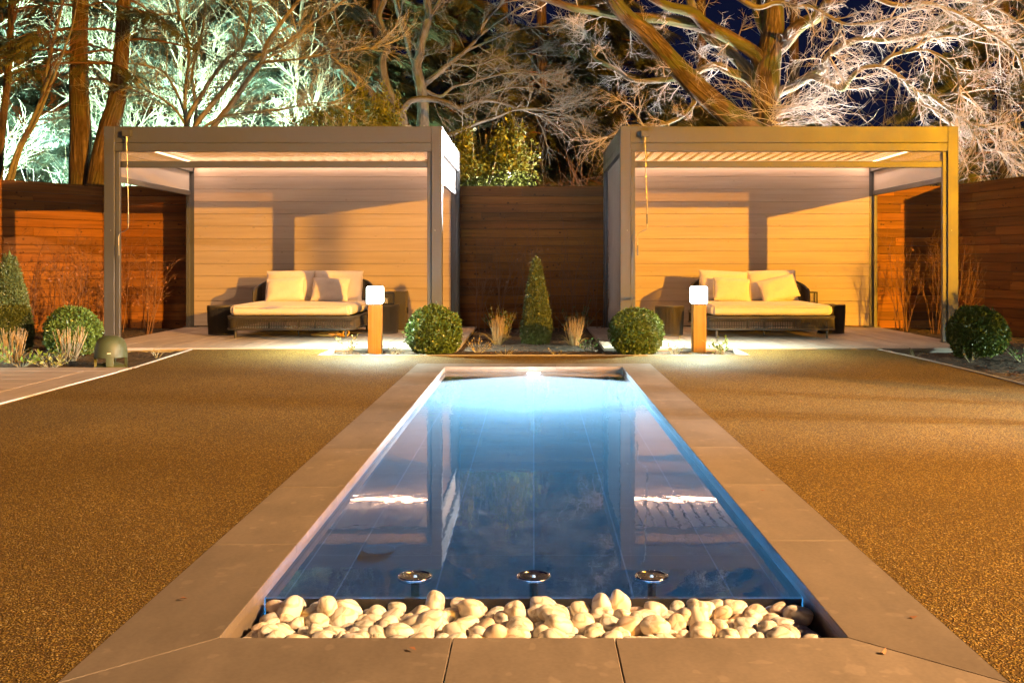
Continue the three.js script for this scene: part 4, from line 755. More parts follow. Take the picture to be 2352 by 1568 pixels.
weed(2.02, 11.05, 0.11, 26, 0.04, M.weed, 'green grassy tuft beside the bollard lamp near the bed corner', 59, 0.7);
weed(-0.62, 11.3, 0.12, 22, 0.03, M.sedge, 'yellowish tuft in the middle bed beside the platform edge', 61, 0.55);
weed(0.62, 11.4, 0.10, 20, 0.034, M.weed, 'dark green low plant in the middle bed by the pale platform corner', 67, 0.6);
weed(-0.30, 11.0, 0.07, 12, 0.022, M.sedge, 'little brown sprig in the middle bed close to the gravel', 69, 0.4);
weed(0.25, 11.0, 0.07, 12, 0.022, M.sedge, 'little rusty sprig in the middle bed close to the cone', 70, 0.4);
weed(-4.95, 9.85, 0.13, 22, 0.055, M.weed, 'bright green leafy rosette at the front of the cut stems', 71, 0.45);
weed(-4.60, 9.72, 0.10, 20, 0.04, M.weedPale, 'low olive tuft at the edge of the slab paving', 73, 0.45);
weed(-5.4, 9.9, 0.12, 24, 0.055, M.weed, 'broad green rosette beside the thick cut stems', 74, 0.45);
weed(-3.98, 10.75, 0.06, 9, 0.02, M.sedge, 'small dry sprig between the loudspeaker and the platform', 79, 0.6);
weed(4.95, 10.35, 0.10, 18, 0.035, M.weed, 'small green plant in front of the dark clipped ball', 83, 0.55);
weed(4.42, 10.3, 0.07, 10, 0.02, M.sedge, 'dry sprig in the dark bed near the gravel edging', 85, 0.6);
weed(4.1, 10.95, 0.07, 10, 0.024, M.sedge, 'dry sprig at the platform edge in the dark bed', 87, 0.6);
weed(5.15, 9.4, 0.09, 14, 0.03, M.weedPale, 'pale low tuft at the picture edge of the dark bed', 89, 0.5);
weed(5.35, 12.3, 0.22, 46, 0.06, M.weed, 'green leafy plant against the amber fence behind the yellow post', 91, 0.75);
weed(4.75 + 0.9, 13.4, 0.2, 40, 0.055, M.weed, 'dark green leafy plant below the bare twigs at the amber fence', 93, 0.75);
weed(-0.42, 13.6, 0.22, 40, 0.05, M.yew, 'dark leafy shrublet behind the pale cut stems', 95, 0.75);
weed(0.55, 13.7, 0.24, 44, 0.05, M.yew, 'dark leafy shrublet behind the reddish cut stems', 97, 0.75);

// bare branching: tapered twigs that fork
function grow(m, p, dir, len, r, level, R, o) {
  const n = level > 0 ? 5 : 3, pts = [p.clone()], rs = [r], q = p.clone(), d = dir.clone();
  for (let k = 1; k <= n; k++) { d.add(randDir(R).multiplyScalar(o.bend)).addScaledVector(o.pull, o.lift).normalize(); q.addScaledVector(d, len / n); pts.push(q.clone()); rs.push(lerp(r, r * o.taper, k / n)); }
  m.tube(pts, rs, level > 1 ? 5 : level === 1 ? 4 : 3);
  if (o.tips && level === 0) o.tips.push([q.clone(), d.clone()]);
  if (level <= 0) return;
  const kids = Math.round(o.kids[level - 1] * (0.7 + 0.6 * R()));
  for (let k = 0; k < kids; k++) {
    const t = 0.25 + 0.75 * (k + R()) / kids, i = Math.min(n - 1, Math.floor(t * n)), a = pts[i], b = pts[i + 1], at = a.clone().lerp(b, t * n - i), fd = b.clone().sub(a).normalize(), s = perp(fd, R), ang = o.spread * (0.6 + 0.8 * R());
    grow(m, at, fd.multiplyScalar(Math.cos(ang)).addScaledVector(s, Math.sin(ang)), len * o.shrink * (0.7 + 0.6 * R()), Math.max(o.min, lerp(r, r * o.taper, t) * 0.62), level - 1, R, o);
  }
}
function bareShrub(x, d, h, stems, leaves, label, group, seed) {
  const S = thing('bare_shrub', label, 'shrub', group, [x, -0.045, -d]), R = rng(seed), m = new MB(), l = new MB(), tips = [];
  for (let k = 0; k < stems; k++) { const f = R() * Math.PI * 2, q = 0.10 * R(); grow(m, V(Math.cos(f) * q, 0, Math.sin(f) * q), V(Math.cos(f) * 0.16, 1, Math.sin(f) * 0.16).normalize(), h * (0.65 + 0.4 * R()), 0.007, 2, R, { bend: 0.09, pull: V(0, 1, 0), lift: 0.03, taper: 0.35, kids: [3, 6], shrink: 0.36, spread: 0.6, min: 0.0022, tips }); }
  for (let k = 0; k < leaves; k++) { const [p, dd] = tips[Math.floor(R() * tips.length)]; if (!p) continue; const q = p.clone().multiplyScalar(0.7 + 0.3 * R()), ld = dd.clone().add(randDir(R)).normalize(); l.leaf(q, ld, perp(ld, R), 0.03 + 0.03 * R(), 0.018 + 0.015 * R(), 0.3); }
  part(S, 'branches', m.geo(), M.twigRed); if (leaves) part(S, 'dry_leaves', l.geo(), M.dryLeaf).userData.kind = 'stuff';
}
{
  const R = rng(501), L = 'bare hedge plant with brown leaves in the row along the angled fence', Cn = 'bare twiggy hedge plant in the row against the red fence between the pergolas', Rr = 'bare twiggy hedge plant against the amber lit fence behind the open side';
  [[-6.75, 14.5], [-6.95, 13.9], [-7.2, 13.6], [-6.5, 14.9], [-7.45, 13.2], [-6.25, 15.1], [-5.95, 14.6], [-5.75, 15.2], [-5.5, 14.4], [-5.55, 13.3], [-5.6, 12.5], [-6.3, 13.8], [-6.6, 13.2]].forEach(([x, d], k) => bareShrub(x, d, 0.95 + 0.35 * R(), 5, 46, L, 'hedge plants along the bed fence', 510 + k));
  [[-0.85, 15.0], [-0.62, 14.8], [-0.40, 15.1], [-0.15, 14.9], [0.30, 15.0], [0.52, 14.8], [0.74, 15.1], [0.95, 14.9]].forEach(([x, d], k) => bareShrub(x, d, 1.0 + 0.4 * R(), 4, 10, Cn, 'hedge plants between the pergolas', 540 + k));
  [[5.28, 14.6], [5.5, 15.0], [5.72, 14.5], [5.85, 13.9], [5.55, 13.7]].forEach(([x, d], k) => bareShrub(x, d, 1.1 + 0.4 * R(), 5, 8, Rr, 'hedge plants behind the amber pergola', 560 + k));
}

// shrubs beyond the picture edge that shade the foot of the yellow post
function laurel(x, d, r, h, n, label, seed) {
  const B = thing('laurel_shrub', label, 'shrub', 'laurels past the picture edge', [x, -0.04, -d]), R = rng(seed), m = new MB(), b = new MB();
  for (let k = 0; k < 14; k++) { const f = R() * Math.PI * 2, t = V(Math.cos(f) * r * 0.8, h * (0.55 + 0.4 * R()), Math.sin(f) * r * 0.8); b.tube([V(0, 0, 0), t.clone().multiplyScalar(0.5).add(V(0, 0.1, 0)), t], [0.02, 0.014, 0.006], 5); }
  for (let k = 0; k < n; k++) { const v = randDir(R), q = Math.cbrt(R()), p = V(v.x * r * q, h * 0.54 + v.y * h * 0.5 * q, v.z * r * q), d2 = randDir(R); m.leaf(p, d2, perp(d2, R), 0.09, 0.045, 0.2); }
  part(B, 'branches', b.geo(), M.twigRed); part(B, 'foliage', m.geo(), M.box).userData.kind = 'stuff';
}
laurel(7.1, 6.9, 0.75, 1.45, 3200, 'rounded laurel outside the picture, nearer the bollard lamp', 881);
laurel(8.35, 7.1, 0.8, 1.6, 3200, 'rounded laurel outside the picture, nearer the angled fence', 883);
[[5.3, 8.1], [5.6, 8.9], [5.0, 5.9], [5.5, 6.35], [4.8, 6.7], [6.1, 5.7]].forEach(([x, d], k) => bareShrub(x, d, 0.8, 4, 30, 'bare hedge plant at the picture edge beyond the gravel edging', 'hedge plants at the picture edge', 890 + k));

// dead leaves and bark chips lying on the beds, a few blown onto the stone
{
  const R = rng(951), m = new MB(), put = (x, d, y, n) => { const f = R() * Math.PI * 2, dir = V(Math.cos(f), 0.25 * (R() - 0.3), Math.sin(f)).normalize(); m.leaf(V(x, y, -d), dir, perp(dir, R).setY(0.15 * (R() - 0.5)).normalize(), 0.02 + n * R(), 0.012 + n * 0.6 * R(), 0.25); };
  for (let k = 0; k < 420; k++) { const b = [[-6.4, -3.95, 9.6, 14], [-2.1, 2.1, 10.85, 11.4], [-0.8, 0.75, 11.5, 15.3], [4.05, 5.8, 9, 11.3]][k % 4]; put(lerp(b[0], b[1], R()), lerp(b[2], b[3], R()), -0.012, 0.03); }
  for (const [x, d] of [[1.0, 4.4], [0.98, 5.9], [-1.02, 3.0], [1.05, 2.85], [0.9, 2.6], [-0.3, 2.6], [2.2, 4.2], [-2.1, 5.2], [-3.4, 11.7], [3.3, 11.7], [-1.6, 8.1], [1.9, 7.2]]) put(x, d, 0.006, 0.012);
  const l = part(scene, 'leaf_litter', m.geo(), M.dryLeaf); l.userData = { kind: 'stuff', label: 'dead brown leaves scattered over the planting beds', category: 'leaf litter' };
}

// ================================================================ TREES beyond the fence
// surveyed limb lines: picture position on the 2352 x 1568 print plus distance, turned into metres
const at = (u, v, d) => V((u - 1226) * d / 2342, 1 + (598 - v) * d / 2342, -d);
const line = (list, d0, d1) => list.map(([u, v], k) => at(u, v, lerp(d0, d1, k / Math.max(1, list.length - 1))));
function limb(pts, r0, r1, sides, seed, wob = 0.10) { const n = pts.length * 5, c = curve(pts, n), m = new MB(); m.tube(c, c.map((_, k) => lerp(r0, r1, Math.pow(k / n, 0.85))), sides, wob, seed); return { geo: m.geo(), pts: c, r0, r1 }; }
// twigs off a limb: per metre, lengths, bias direction
function twigs(m, lb, R, per, len, o, from = 0.1) {
  const L = lb.pts.reduce((s, p, k) => s + (k ? p.distanceTo(lb.pts[k - 1]) : 0), 0), n = Math.round(L * per);
  for (let k = 0; k < n; k++) {
    const t = from + (1 - from) * (k + R()) / n, f = t * (lb.pts.length - 1), i = Math.min(lb.pts.length - 2, Math.floor(f)), a = lb.pts[i].clone().lerp(lb.pts[i + 1], f - i), T = lb.pts[i + 1].clone().sub(lb.pts[i]).normalize(), s = perp(T, R), ang = 0.5 + 0.7 * R();
    grow(m, a, T.multiplyScalar(Math.cos(ang)).addScaledVector(s, Math.sin(ang)), len * (0.5 + R()), o.r * (0.8 + 0.5 * R()), 2, R, o);
  }
  const e = lb.pts[lb.pts.length - 1], T = e.clone().sub(lb.pts[lb.pts.length - 3]).normalize(); for (let k = 0; k < 4; k++) grow(m, e, T.clone().add(randDir(R).multiplyScalar(0.5)).normalize(), len * (0.8 + 0.6 * R()), Math.max(lb.r1 * 0.7, o.r), 2, R, o);
}
// ---- the great oak behind the yellow pergola
{
  const D = 19, O = thing('oak_tree', 'great bare oak with amber lit trunk and white twigs behind the yellow lit pergola', 'tree'), R = rng(601), tw = new MB();
  const base = at(1752, 300, D); base.y = 0;
  const add = (nm, list, d0, d1, r0, r1, mat = M.limbBark, sides = 9) => { const l = limb(line(list, d0, d1), r0, r1, sides, Math.floor(R() * 999)); part(O, nm, l.geo, mat); return l; };
  { const l = limb([V(base.x, -0.5, -D), V(base.x + 0.02, 1.2, -D), ...line([[1752, 420], [1757, 330], [1761, 275], [1759, 198], [1766, 132], [1775, 77], [1778, 20], [1786, -50], [1790, -140]], D, D)], 0.40, 0.14, 18, 5, 0.12); part(O, 'trunk', l.geo, M.oakBark); }
  const o = { bend: 0.22, pull: V(0, 1, 0), lift: 0.0, taper: 0.3, kids: [4, 7], shrink: 0.52, spread: 0.8, min: 0.0034, r: 0.012 };
  const A = add('limb', [[1752, 330], [1716, 292], [1680, 268], [1647, 240], [1592, 192], [1537, 132], [1482, 74], [1440, 38], [1412, 4], [1380, -50], [1350, -120]], 18.9, 17.6, 0.25, 0.11, M.oakBark, 14);
  const main = [
    [[[1750, 150], [1735, 123], [1691, 95], [1636, 68], [1570, 52], [1515, 43], [1427, 37], [1361, 24], [1317, 18], [1240, -8], [1150, -40]], 19, 17.8, 0.15, 0.05, M.oakBark],
    [[[1636, 68], [1614, 50], [1592, 29], [1537, 15], [1504, -2], [1450, -40]], 18.3, 17.8, 0.12, 0.07, M.oakBark],
    [[[1760, 230], [1731, 178], [1691, 132], [1660, 106], [1630, 84], [1600, 40], [1575, -30]], 19.1, 20.2, 0.14, 0.08, M.limbBark],
    [[[1740, 200], [1716, 180], [1673, 163], [1647, 150], [1614, 158], [1588, 172], [1526, 183], [1453, 183], [1416, 158], [1365, 132], [1359, 99], [1350, 77]], 19.2, 20.4, 0.10, 0.03, M.limbBark],
    [[[1599, 215], [1592, 240], [1570, 264], [1526, 284], [1475, 288], [1440, 292], [1395, 315]], 18.6, 17.6, 0.06, 0.02, M.limbBark],
    [[[1475, 288], [1467, 272], [1458, 258]], 17.9, 17.7, 0.03, 0.012, M.limbBark],
    [[[1775, 120], [1798, 101], [1835, 60], [1876, 37], [1905, 2], [1940, -60]], 19, 18.6, 0.16, 0.10, M.oakBark],
    [[[1772, 90], [1752, 55], [1740, 20], [1735, -40]], 19, 19.4, 0.13, 0.09, M.oakBark],
    [[[1770, 235], [1789, 213], [1827, 196], [1864, 173], [1894, 157], [1899, 135], [1919, 115], [1980, 89], [2028, 94], [2086, 86], [2135, 76], [2201, 52], [2253, 26], [2330, -20]], 19, 17.4, 0.10, 0.028, M.limbBark],
    [[[1850, 182], [1867, 176], [1902, 190], [1936, 204], [1950, 185], [1980, 158], [2028, 154], [2072, 179], [2106, 207], [2144, 219], [2201, 213]], 18.4, 17.2, 0.075, 0.02, M.limbBark],
    [[[2022, 154], [2043, 132], [2086, 118], [2126, 115], [2167, 132], [2196, 161], [2205, 200]], 17.8, 17.0, 0.045, 0.014, M.limbBark],
    [[[2078, 120], [2106, 107], [2144, 89], [2200, 84], [2280, 100], [2360, 95]], 17.5, 17.8, 0.035, 0.014, M.limbBark],
    [[[2100, 202], [2106, 219], [2118, 239], [2149, 253], [2178, 276], [2190, 300]], 17.4, 16.8, 0.03, 0.010, M.limbBark],
    [[[2135, 215], [2172, 245], [2201, 265], [2224, 282], [2259, 291], [2302, 285], [2360, 274]], 17.3, 16.6, 0.035, 0.012, M.limbBark],
    [[[1690, -10], [1740, 17], [1784, 6], [1827, 14], [1864, 16], [1890, 29], [1919, 46], [1948, 56], [2000, 52], [2060, 40]], 17.6, 17.2, 0.055, 0.02, M.limbBark],
    [[[1935, 50], [1925, 80], [1910, 112], [1905, 138]], 17.4, 17.8, 0.02, 0.010, M.limbBark],
    [[[1980, -20], [2060, 12], [2130, 8], [2200, 30], [2270, 70], [2340, 130], [2360, 200]], 17.6, 17.0, 0.05, 0.018, M.limbBark],
    [[[2100, -30], [2190, -5], [2290, 20], [2380, 80]], 18.6, 18.2, 0.05, 0.02, M.limbBark],
    [[[2224, 282], [2240, 310], [2270, 340], [2300, 350]], 16.8, 16.5, 0.016, 0.008, M.limbBark],
    [[[2259, 291], [2300, 320], [2345, 330]], 16.8, 16.4, 0.016, 0.008, M.limbBark],
  ].map((a) => add('limb', ...a));
  twigs(tw, A, R, 2, 0.45, o, 0.3);
  main.forEach((l, k) => twigs(tw, l, R, k < 3 ? 2.6 : k === 3 || k === 4 ? 7 : k < 8 ? 3.5 : 5.5, k < 8 ? 0.5 : 0.58, { ...o, lift: k > 7 ? -0.025 : 0.0 }, 0.15));
  // hanging sprays beyond the yellow post
  for (let k = 0; k < 26; k++) { const p = at(2195 + 160 * R(), 255 + 45 * R(), 16.2 + 1.2 * R()); grow(tw, p, V((R() - 0.5) * 0.5, -1, (R() - 0.5) * 0.5).normalize(), 0.35 + 0.5 * R(), 0.007, 1, R, { ...o, bend: 0.22, kids: [5], min: 0.0036 }); }
  // epicormic brush at the foot of the visible trunk
  for (let k = 0; k < 44; k++) { const p = at(1760 + 30 * R(), 296 - 60 * R(), 18.5), f = -0.3 + 1.5 * R(); grow(tw, p, V(Math.cos(f) * (R() < 0.82 ? 1 : -1), Math.sin(f) * 0.8 + 0.1, 0.5 * R()).normalize(), 0.55 + 0.75 * R(), 0.007, 2, R, { ...o, bend: 0.16, kids: [2, 3], spread: 0.6, min: 0.0042 }); }
  part(O, 'twigs', tw.geo(), M.twig).userData.kind = 'stuff';
}
// ---- the bare tree behind the gap
{
  const D = 20.5, T = thing('bare_tree', 'bare spreading tree with several pale stems above the gap between the pergolas', 'tree'), R = rng(631), tw = new MB();
  const o = { bend: 0.20, pull: V(0.5, 0.45, 0), lift: 0.03, taper: 0.4, kids: [4, 7], shrink: 0.52, spread: 0.6, min: 0.0036, r: 0.010 };
  const list = [
    [[[971, 300], [971, 231], [964, 190], [957, 150], [964, 129], [967, 102], [978, 61], [984, 31], [978, -10], [985, -70]], 0, 0.13, 0.06],
    [[[984, 40], [996, 25], [1010, 0], [1030, -50]], 0.2, 0.05, 0.03],
    [[[957, 150], [944, 119], [933, 78], [920, 41], [910, 0], [900, -60]], 0.2, 0.09, 0.05],
    [[[930, 310], [922, 262], [899, 224], [886, 190], [879, 136], [889, 109], [876, 61], [869, 37], [882, 0], [890, -50]], -0.6, 0.10, 0.05],
    [[[922, 262], [879, 245], [842, 201], [801, 160], [774, 143], [752, 88], [735, 40]], -0.8, 0.085, 0.03],
    [[[774, 143], [790, 110], [775, 60], [765, 10]], -1, 0.04, 0.02],
    [[[922, 255], [944, 231], [995, 228], [1029, 238], [1059, 248], [1097, 231], [1148, 235], [1199, 252], [1240, 262]], -0.8, 0.075, 0.02],
    [[[964, 200], [1001, 173], [1032, 146], [1066, 119], [1097, 85], [1114, 51], [1150, 10]], 0.3, 0.07, 0.022],
    [[[970, 205], [1012, 221], [1040, 200], [1080, 190], [1130, 175], [1190, 165], [1230, 170]], 0, 0.04, 0.014],
    [[[1000, 320], [1046, 304], [1097, 282], [1138, 269], [1182, 252], [1240, 250], [1290, 262]], -1.2, 0.05, 0.014],
    [[[1032, 146], [1090, 150], [1150, 130], [1215, 120]], 0.6, 0.03, 0.012],
    [[[1066, 119], [1120, 95], [1180, 70], [1240, 60]], 0.6, 0.03, 0.012],
    [[[1097, 85], [1150, 45], [1200, 15], [1250, -10]], 0.6, 0.03, 0.012],
    [[[1097, 231], [1150, 205], [1210, 200], [1265, 215]], -0.8, 0.025, 0.010],
    [[[889, 109], [860, 95], [830, 100], [800, 95]], -0.8, 0.025, 0.010],
  ].map(([l, dd, r0, r1]) => { const q = limb(line(l, D + dd, D + dd * 1.6), r0, r1, 8, Math.floor(R() * 999)); part(T, 'stem', q.geo, M.greyBark); return q; });
  for (const [u, dd] of [[971, 0], [930, -0.6]]) { const b = at(u, 300, D + dd); part(T, 'trunk', limb([V(b.x + 0.1, -0.5, b.z), V(b.x, 1.6, b.z), b.clone().add(V(0, 0.1, 0))], 0.18, 0.12, 10, 7).geo, M.limbBark); }
  list.forEach((l, k) => twigs(tw, l, R, k < 6 ? 1.8 : 3.6, k < 6 ? 0.45 : 0.62, { ...o, pull: k < 6 ? V(0, 1, 0) : o.pull }, 0.2));
  part(T, 'twigs', tw.geo(), M.twigGrey).userData.kind = 'stuff';
}
// ---- the many-stemmed tree behind the grey brown pergola
{
  const D = 17.6, T = thing('multi_stem_tree', 'many stemmed bare tree fanning up behind the grey brown pergola', 'tree'), R = rng(661), tw = new MB();
  const o = { bend: 0.17, pull: V(0.25, 1, 0), lift: 0.03, taper: 0.4, kids: [3, 6], shrink: 0.5, spread: 0.55, min: 0.0034, r: 0.009 };
  const list = [
    [[[440, 330], [449, 289], [476, 252], [510, 211], [551, 160], [578, 136], [622, 116], [663, 95], [714, 54], [782, 7], [830, -30]], 0, 0.055, 0.02],
    [[[432, 330], [432, 272], [463, 218], [483, 184], [520, 136], [551, 109], [571, 51], [575, 0], [580, -60]], 0.3, 0.05, 0.02],
    [[[470, 330], [493, 286], [531, 238], [578, 170], [605, 136], [612, 102], [646, 51], [687, 0], [720, -40]], -0.3, 0.06, 0.025],
    [[[428, 330], [425, 272], [425, 204], [432, 153], [429, 85], [410, 30], [400, -30]], 0.5, 0.04, 0.02],
    [[[425, 300], [422, 258], [391, 187], [367, 160], [306, 146], [270, 150]], 0.6, 0.03, 0.010],
    [[[470, 290], [510, 268], [578, 258], [646, 251], [714, 236], [760, 236]], -0.4, 0.025, 0.008],
    [[[578, 170], [600, 146], [680, 136], [782, 119], [850, 112]], -0.5, 0.03, 0.010],
    [[[410, 30], [380, 34], [340, 30], [303, 37], [260, 30]], 0.4, 0.02, 0.010],
    [[[445, 310], [450, 240], [440, 170], [460, 90], [470, 20], [465, -40]], 0.7, 0.035, 0.016],
    [[[440, 310], [400, 250], [350, 215], [310, 200], [290, 205]], 0.3, 0.025, 0.008],
  ].map(([l, dd, r0, r1]) => { const q = limb(line(l, D + dd, D + dd * 1.8), r0, r1, 7, Math.floor(R() * 999), 0.06); part(T, 'stem', q.geo, M.smoothBark); return q; });
  { const b = at(445, 330, D); part(T, 'trunk', limb([V(b.x, -0.5, b.z), V(b.x, 1.4, b.z), b.clone().add(V(0, 0.15, 0))], 0.15, 0.10, 10, 7).geo, M.smoothBark); }
  list.forEach((l) => twigs(tw, l, R, 7, 0.6, o, 0.15)); part(T, 'twigs', tw.geo(), M.twigGreen).userData.kind = 'stuff';
}
// ---- thin trees at the picture edge
{
  const T = thing('young_tree', 'slim leaning tree with two thin stems at the edge of the lit wood', 'tree'), R = rng(671), tw = new MB(), D = 17, o = { bend: 0.14, pull: V(0, 1, 0), lift: 0.02, taper: 0.4, kids: [3, 5], shrink: 0.5, spread: 0.6, min: 0.0034, r: 0.008 };
  [[[[10, 440], [40, 345], [68, 289], [99, 211], [112, 136], [136, 34], [150, -40]], 0.045, 0.02], [[[20, 440], [48, 340], [85, 272], [112, 204], [140, 130], [165, 60], [180, -20]], 0.035, 0.012], [[[99, 211], [125, 150], [140, 120]], 0.02, 0.008]].forEach(([l, a, b]) => { const q = limb(line(l, D, D + 0.4), a, b, 7, 3, 0.05); part(T, 'stem', q.geo, M.smoothBark); twigs(tw, q, R, 4, 0.55, o, 0.2); });
  part(T, 'trunk', limb([V(at(15, 440, D).x - 0.15, -0.5, -D), V(at(15, 440, D).x - 0.05, 1, -D), at(14, 430, D)], 0.06, 0.045, 8, 3).geo, M.smoothBark); part(T, 'twigs', tw.geo(), M.twigRed).userData.kind = 'stuff';
  const S = thing('slim_tree', 'straight slim amber trunk at the very edge of the lit wood', 'tree'), q = limb([V(at(0, 400, 17.6).x - 0.1, -0.5, -17.6), ...line([[-6, 430], [2, 310], [14, 204], [21, 102], [26, 0], [30, -70]], 17.6, 17.6)], 0.075, 0.05, 9, 3, 0.06), t2 = new MB(); part(S, 'trunk', q.geo, M.coniferBark); twigs(t2, q, R, 4, 0.7, o, 0.5); part(S, 'twigs', t2.geo(), M.twigRed).userData.kind = 'stuff';
}
// ---- conifers: whorls of drooping boughs carrying feathery sprays
function sprayGeo(seed) {
  const m = new MB(), R = rng(seed), n = 15;
  for (let k = 0; k < n; k++) { const t = (k + 0.5) / n, x = t * 0.5, y = -0.10 * t * t; for (const s of [-1, 1]) { const d = V(0.75, -0.15 + 0.4 * (R() - 0.5), s).normalize(), l = 0.17 * (1 - 0.6 * t) * (0.7 + 0.6 * R()); m.leaf(V(x, y, 0), d, V(0.7 * -s, 0.3 * (R() - 0.5), 0.7).normalize(), l, 0.02 + 0.012 * R(), 0.3); } }
  m.leaf(V(0.42, -0.08, 0), V(1, -0.3, 0).normalize(), V(0, 0, 1), 0.14, 0.03, 0.2); m.tube([V(0, 0, 0), V(0.25, -0.025, 0), V(0.5, -0.1, 0)], [0.006, 0.004, 0.002], 3);
  return m.geo();
}
const SPRAY = [sprayGeo(1), sprayGeo(2), sprayGeo(3)];
// lo..hi: heights that carry boughs; reach: bough length low down; per: sprays per bough
function conifer(x, d, h, r, lo, hi, reach, boughs, per, mat, label, group, seed, trunkPts, barkMat = M.coniferBark) {
  const T = thing('conifer_tree', label, 'tree', group), R = rng(seed), m = new MB(), mats = [], tint = [];
  const l = limb(trunkPts || [V(x, -0.5, -d), V(x + 0.05, h * 0.3, -d), V(x, h * 0.65, -d), V(x, h, -d)], r, r * 0.5, 12, seed, 0.07); part(T, 'trunk', l.geo, barkMat);
  const X = V(1, 0, 0), q = new THREE.Quaternion(), s = V(1, 1, 1), up = new THREE.Quaternion();
  for (let k = 0; k < boughs; k++) {
    const t = (k + R()) / boughs, y = lerp(lo, hi, t), f = R() * Math.PI * 2, L = reach * (1 - 0.45 * t) * (0.65 + 0.5 * R());
    let c = l.pts[0]; for (const p of l.pts) if (Math.abs(p.y - y) < Math.abs(c.y - y)) c = p;
    const pts = []; for (let j = 0; j <= 6; j++) { const e = j / 6; pts.push(V(c.x + Math.cos(f) * L * e, y + L * (0.10 * e - 0.34 * e * e) + 0.05 * (R() - 0.5), c.z + Math.sin(f) * L * e)); }
    m.tube(pts, pts.map((_, j) => lerp(0.026, 0.006, j / 6)), 4);
    for (let j = 0; j < per; j++) {
      const e = 0.16 + 0.84 * Math.pow(R(), 0.75), i = Math.min(5, Math.floor(e * 6)), p = pts[i].clone().lerp(pts[i + 1], e * 6 - i), a = f + (R() < 0.5 ? 1 : -1) * (0.2 + 0.9 * R()), dir = V(Math.cos(a), -0.15 - 0.45 * R(), Math.sin(a)).normalize();
      q.setFromUnitVectors(X, dir); up.setFromAxisAngle(X, (R() - 0.5) * 1.2); q.multiply(up); const z = 0.75 + 0.75 * R(); s.set(z, z, z);
      mats.push(new THREE.Matrix4().compose(p.add(V((R() - 0.5) * 0.12, (R() - 0.5) * 0.14, (R() - 0.5) * 0.12)), q, s)); const g = 0.75 + 0.5 * R(); tint.push(rgb(g * (0.9 + 0.3 * R()), g, g * (0.85 + 0.2 * R())));
    }
  }
  part(T, 'boughs', m.geo(), M.twigRed).userData.kind = 'stuff';
  const im = new THREE.InstancedMesh(SPRAY[seed % 3], mat, mats.length); mats.forEach((a, k) => { im.setMatrixAt(k, a); im.setColorAt(k, tint[k]); }); im.name = 'foliage'; im.userData.kind = 'stuff'; T.add(im);
  return T;
}
{
  const g1 = 'conifers in the floodlit wood', g2 = 'dark conifers behind the gap';
  const P1 = [V(at(184, 400, 18.5).x, -0.5, -18.5), ...line([[184, 430], [184, 289], [180, 204], [180, 102], [184, 0], [186, -120]], 18.5, 18.5)], P2 = [V(at(215, 430, 18.3).x, -0.5, -18.3), ...line([[222, 430], [246, 300], [265, 238], [274, 170], [279, 102], [283, 0], [286, -120]], 18.3, 18.3)];
  conifer(0, 18.5, 8, 0.23, 4.2, 7, 2.4, 14, 8, M.conifer, 'thick conifer trunk, the straighter of the pair rising behind the bed fence', g1, 701, P1);
  conifer(0, 18.3, 8, 0.21, 4.4, 7, 2.2, 12, 8, M.conifer, 'thick leaning conifer trunk, the one of the pair touching the pergola corner', g1, 703, P2);
  [[-12.6, 24, 2.9], [-10.9, 26, 3.1], [-9.4, 24.5, 2.9], [-7.7, 26.5, 3.1], [-6.2, 24.8, 2.8], [-13.6, 28, 3.3], [-8.6, 29, 3.4], [-11.8, 30.5, 3.4], [-5.3, 28, 3.0]].forEach(([x, d, L], k) => conifer(x, d, 12, 0.2, 0.5, 9.4, L, 150, 34, M.coniferBlue, 'feathery conifer glowing cool green in the floodlit wood', g1, 710 + k));
  [[-4.0, 26, 2.6], [-2.2, 28, 2.8], [0.2, 27, 2.7], [2.3, 28.5, 2.8], [4.6, 28, 2.7], [-0.9, 31, 3.0], [7.4, 29, 2.8]].forEach(([x, d, L], k) => conifer(x, d, 12, 0.2, 0.6, k > 3 ? 5.2 : k === 2 || k === 5 ? 7.2 : 8.4, L, 120, 30, M.conifer, 'nearly black conifer standing against the night sky behind the bare trees', g2, 730 + k));
  [[10.6, 23, 2.6], [13.4, 21, 2.6], [16.4, 23.5, 2.8], [-17.2, 25, 3.0]].forEach(([x, d, L], k) => conifer(x, d, 9, 0.2, 0.5, 7.0, L, 90, 24, M.conifer, 'dark conifer closing the view beyond the picture edge', 'conifers beyond the picture edge', 750 + k));
}
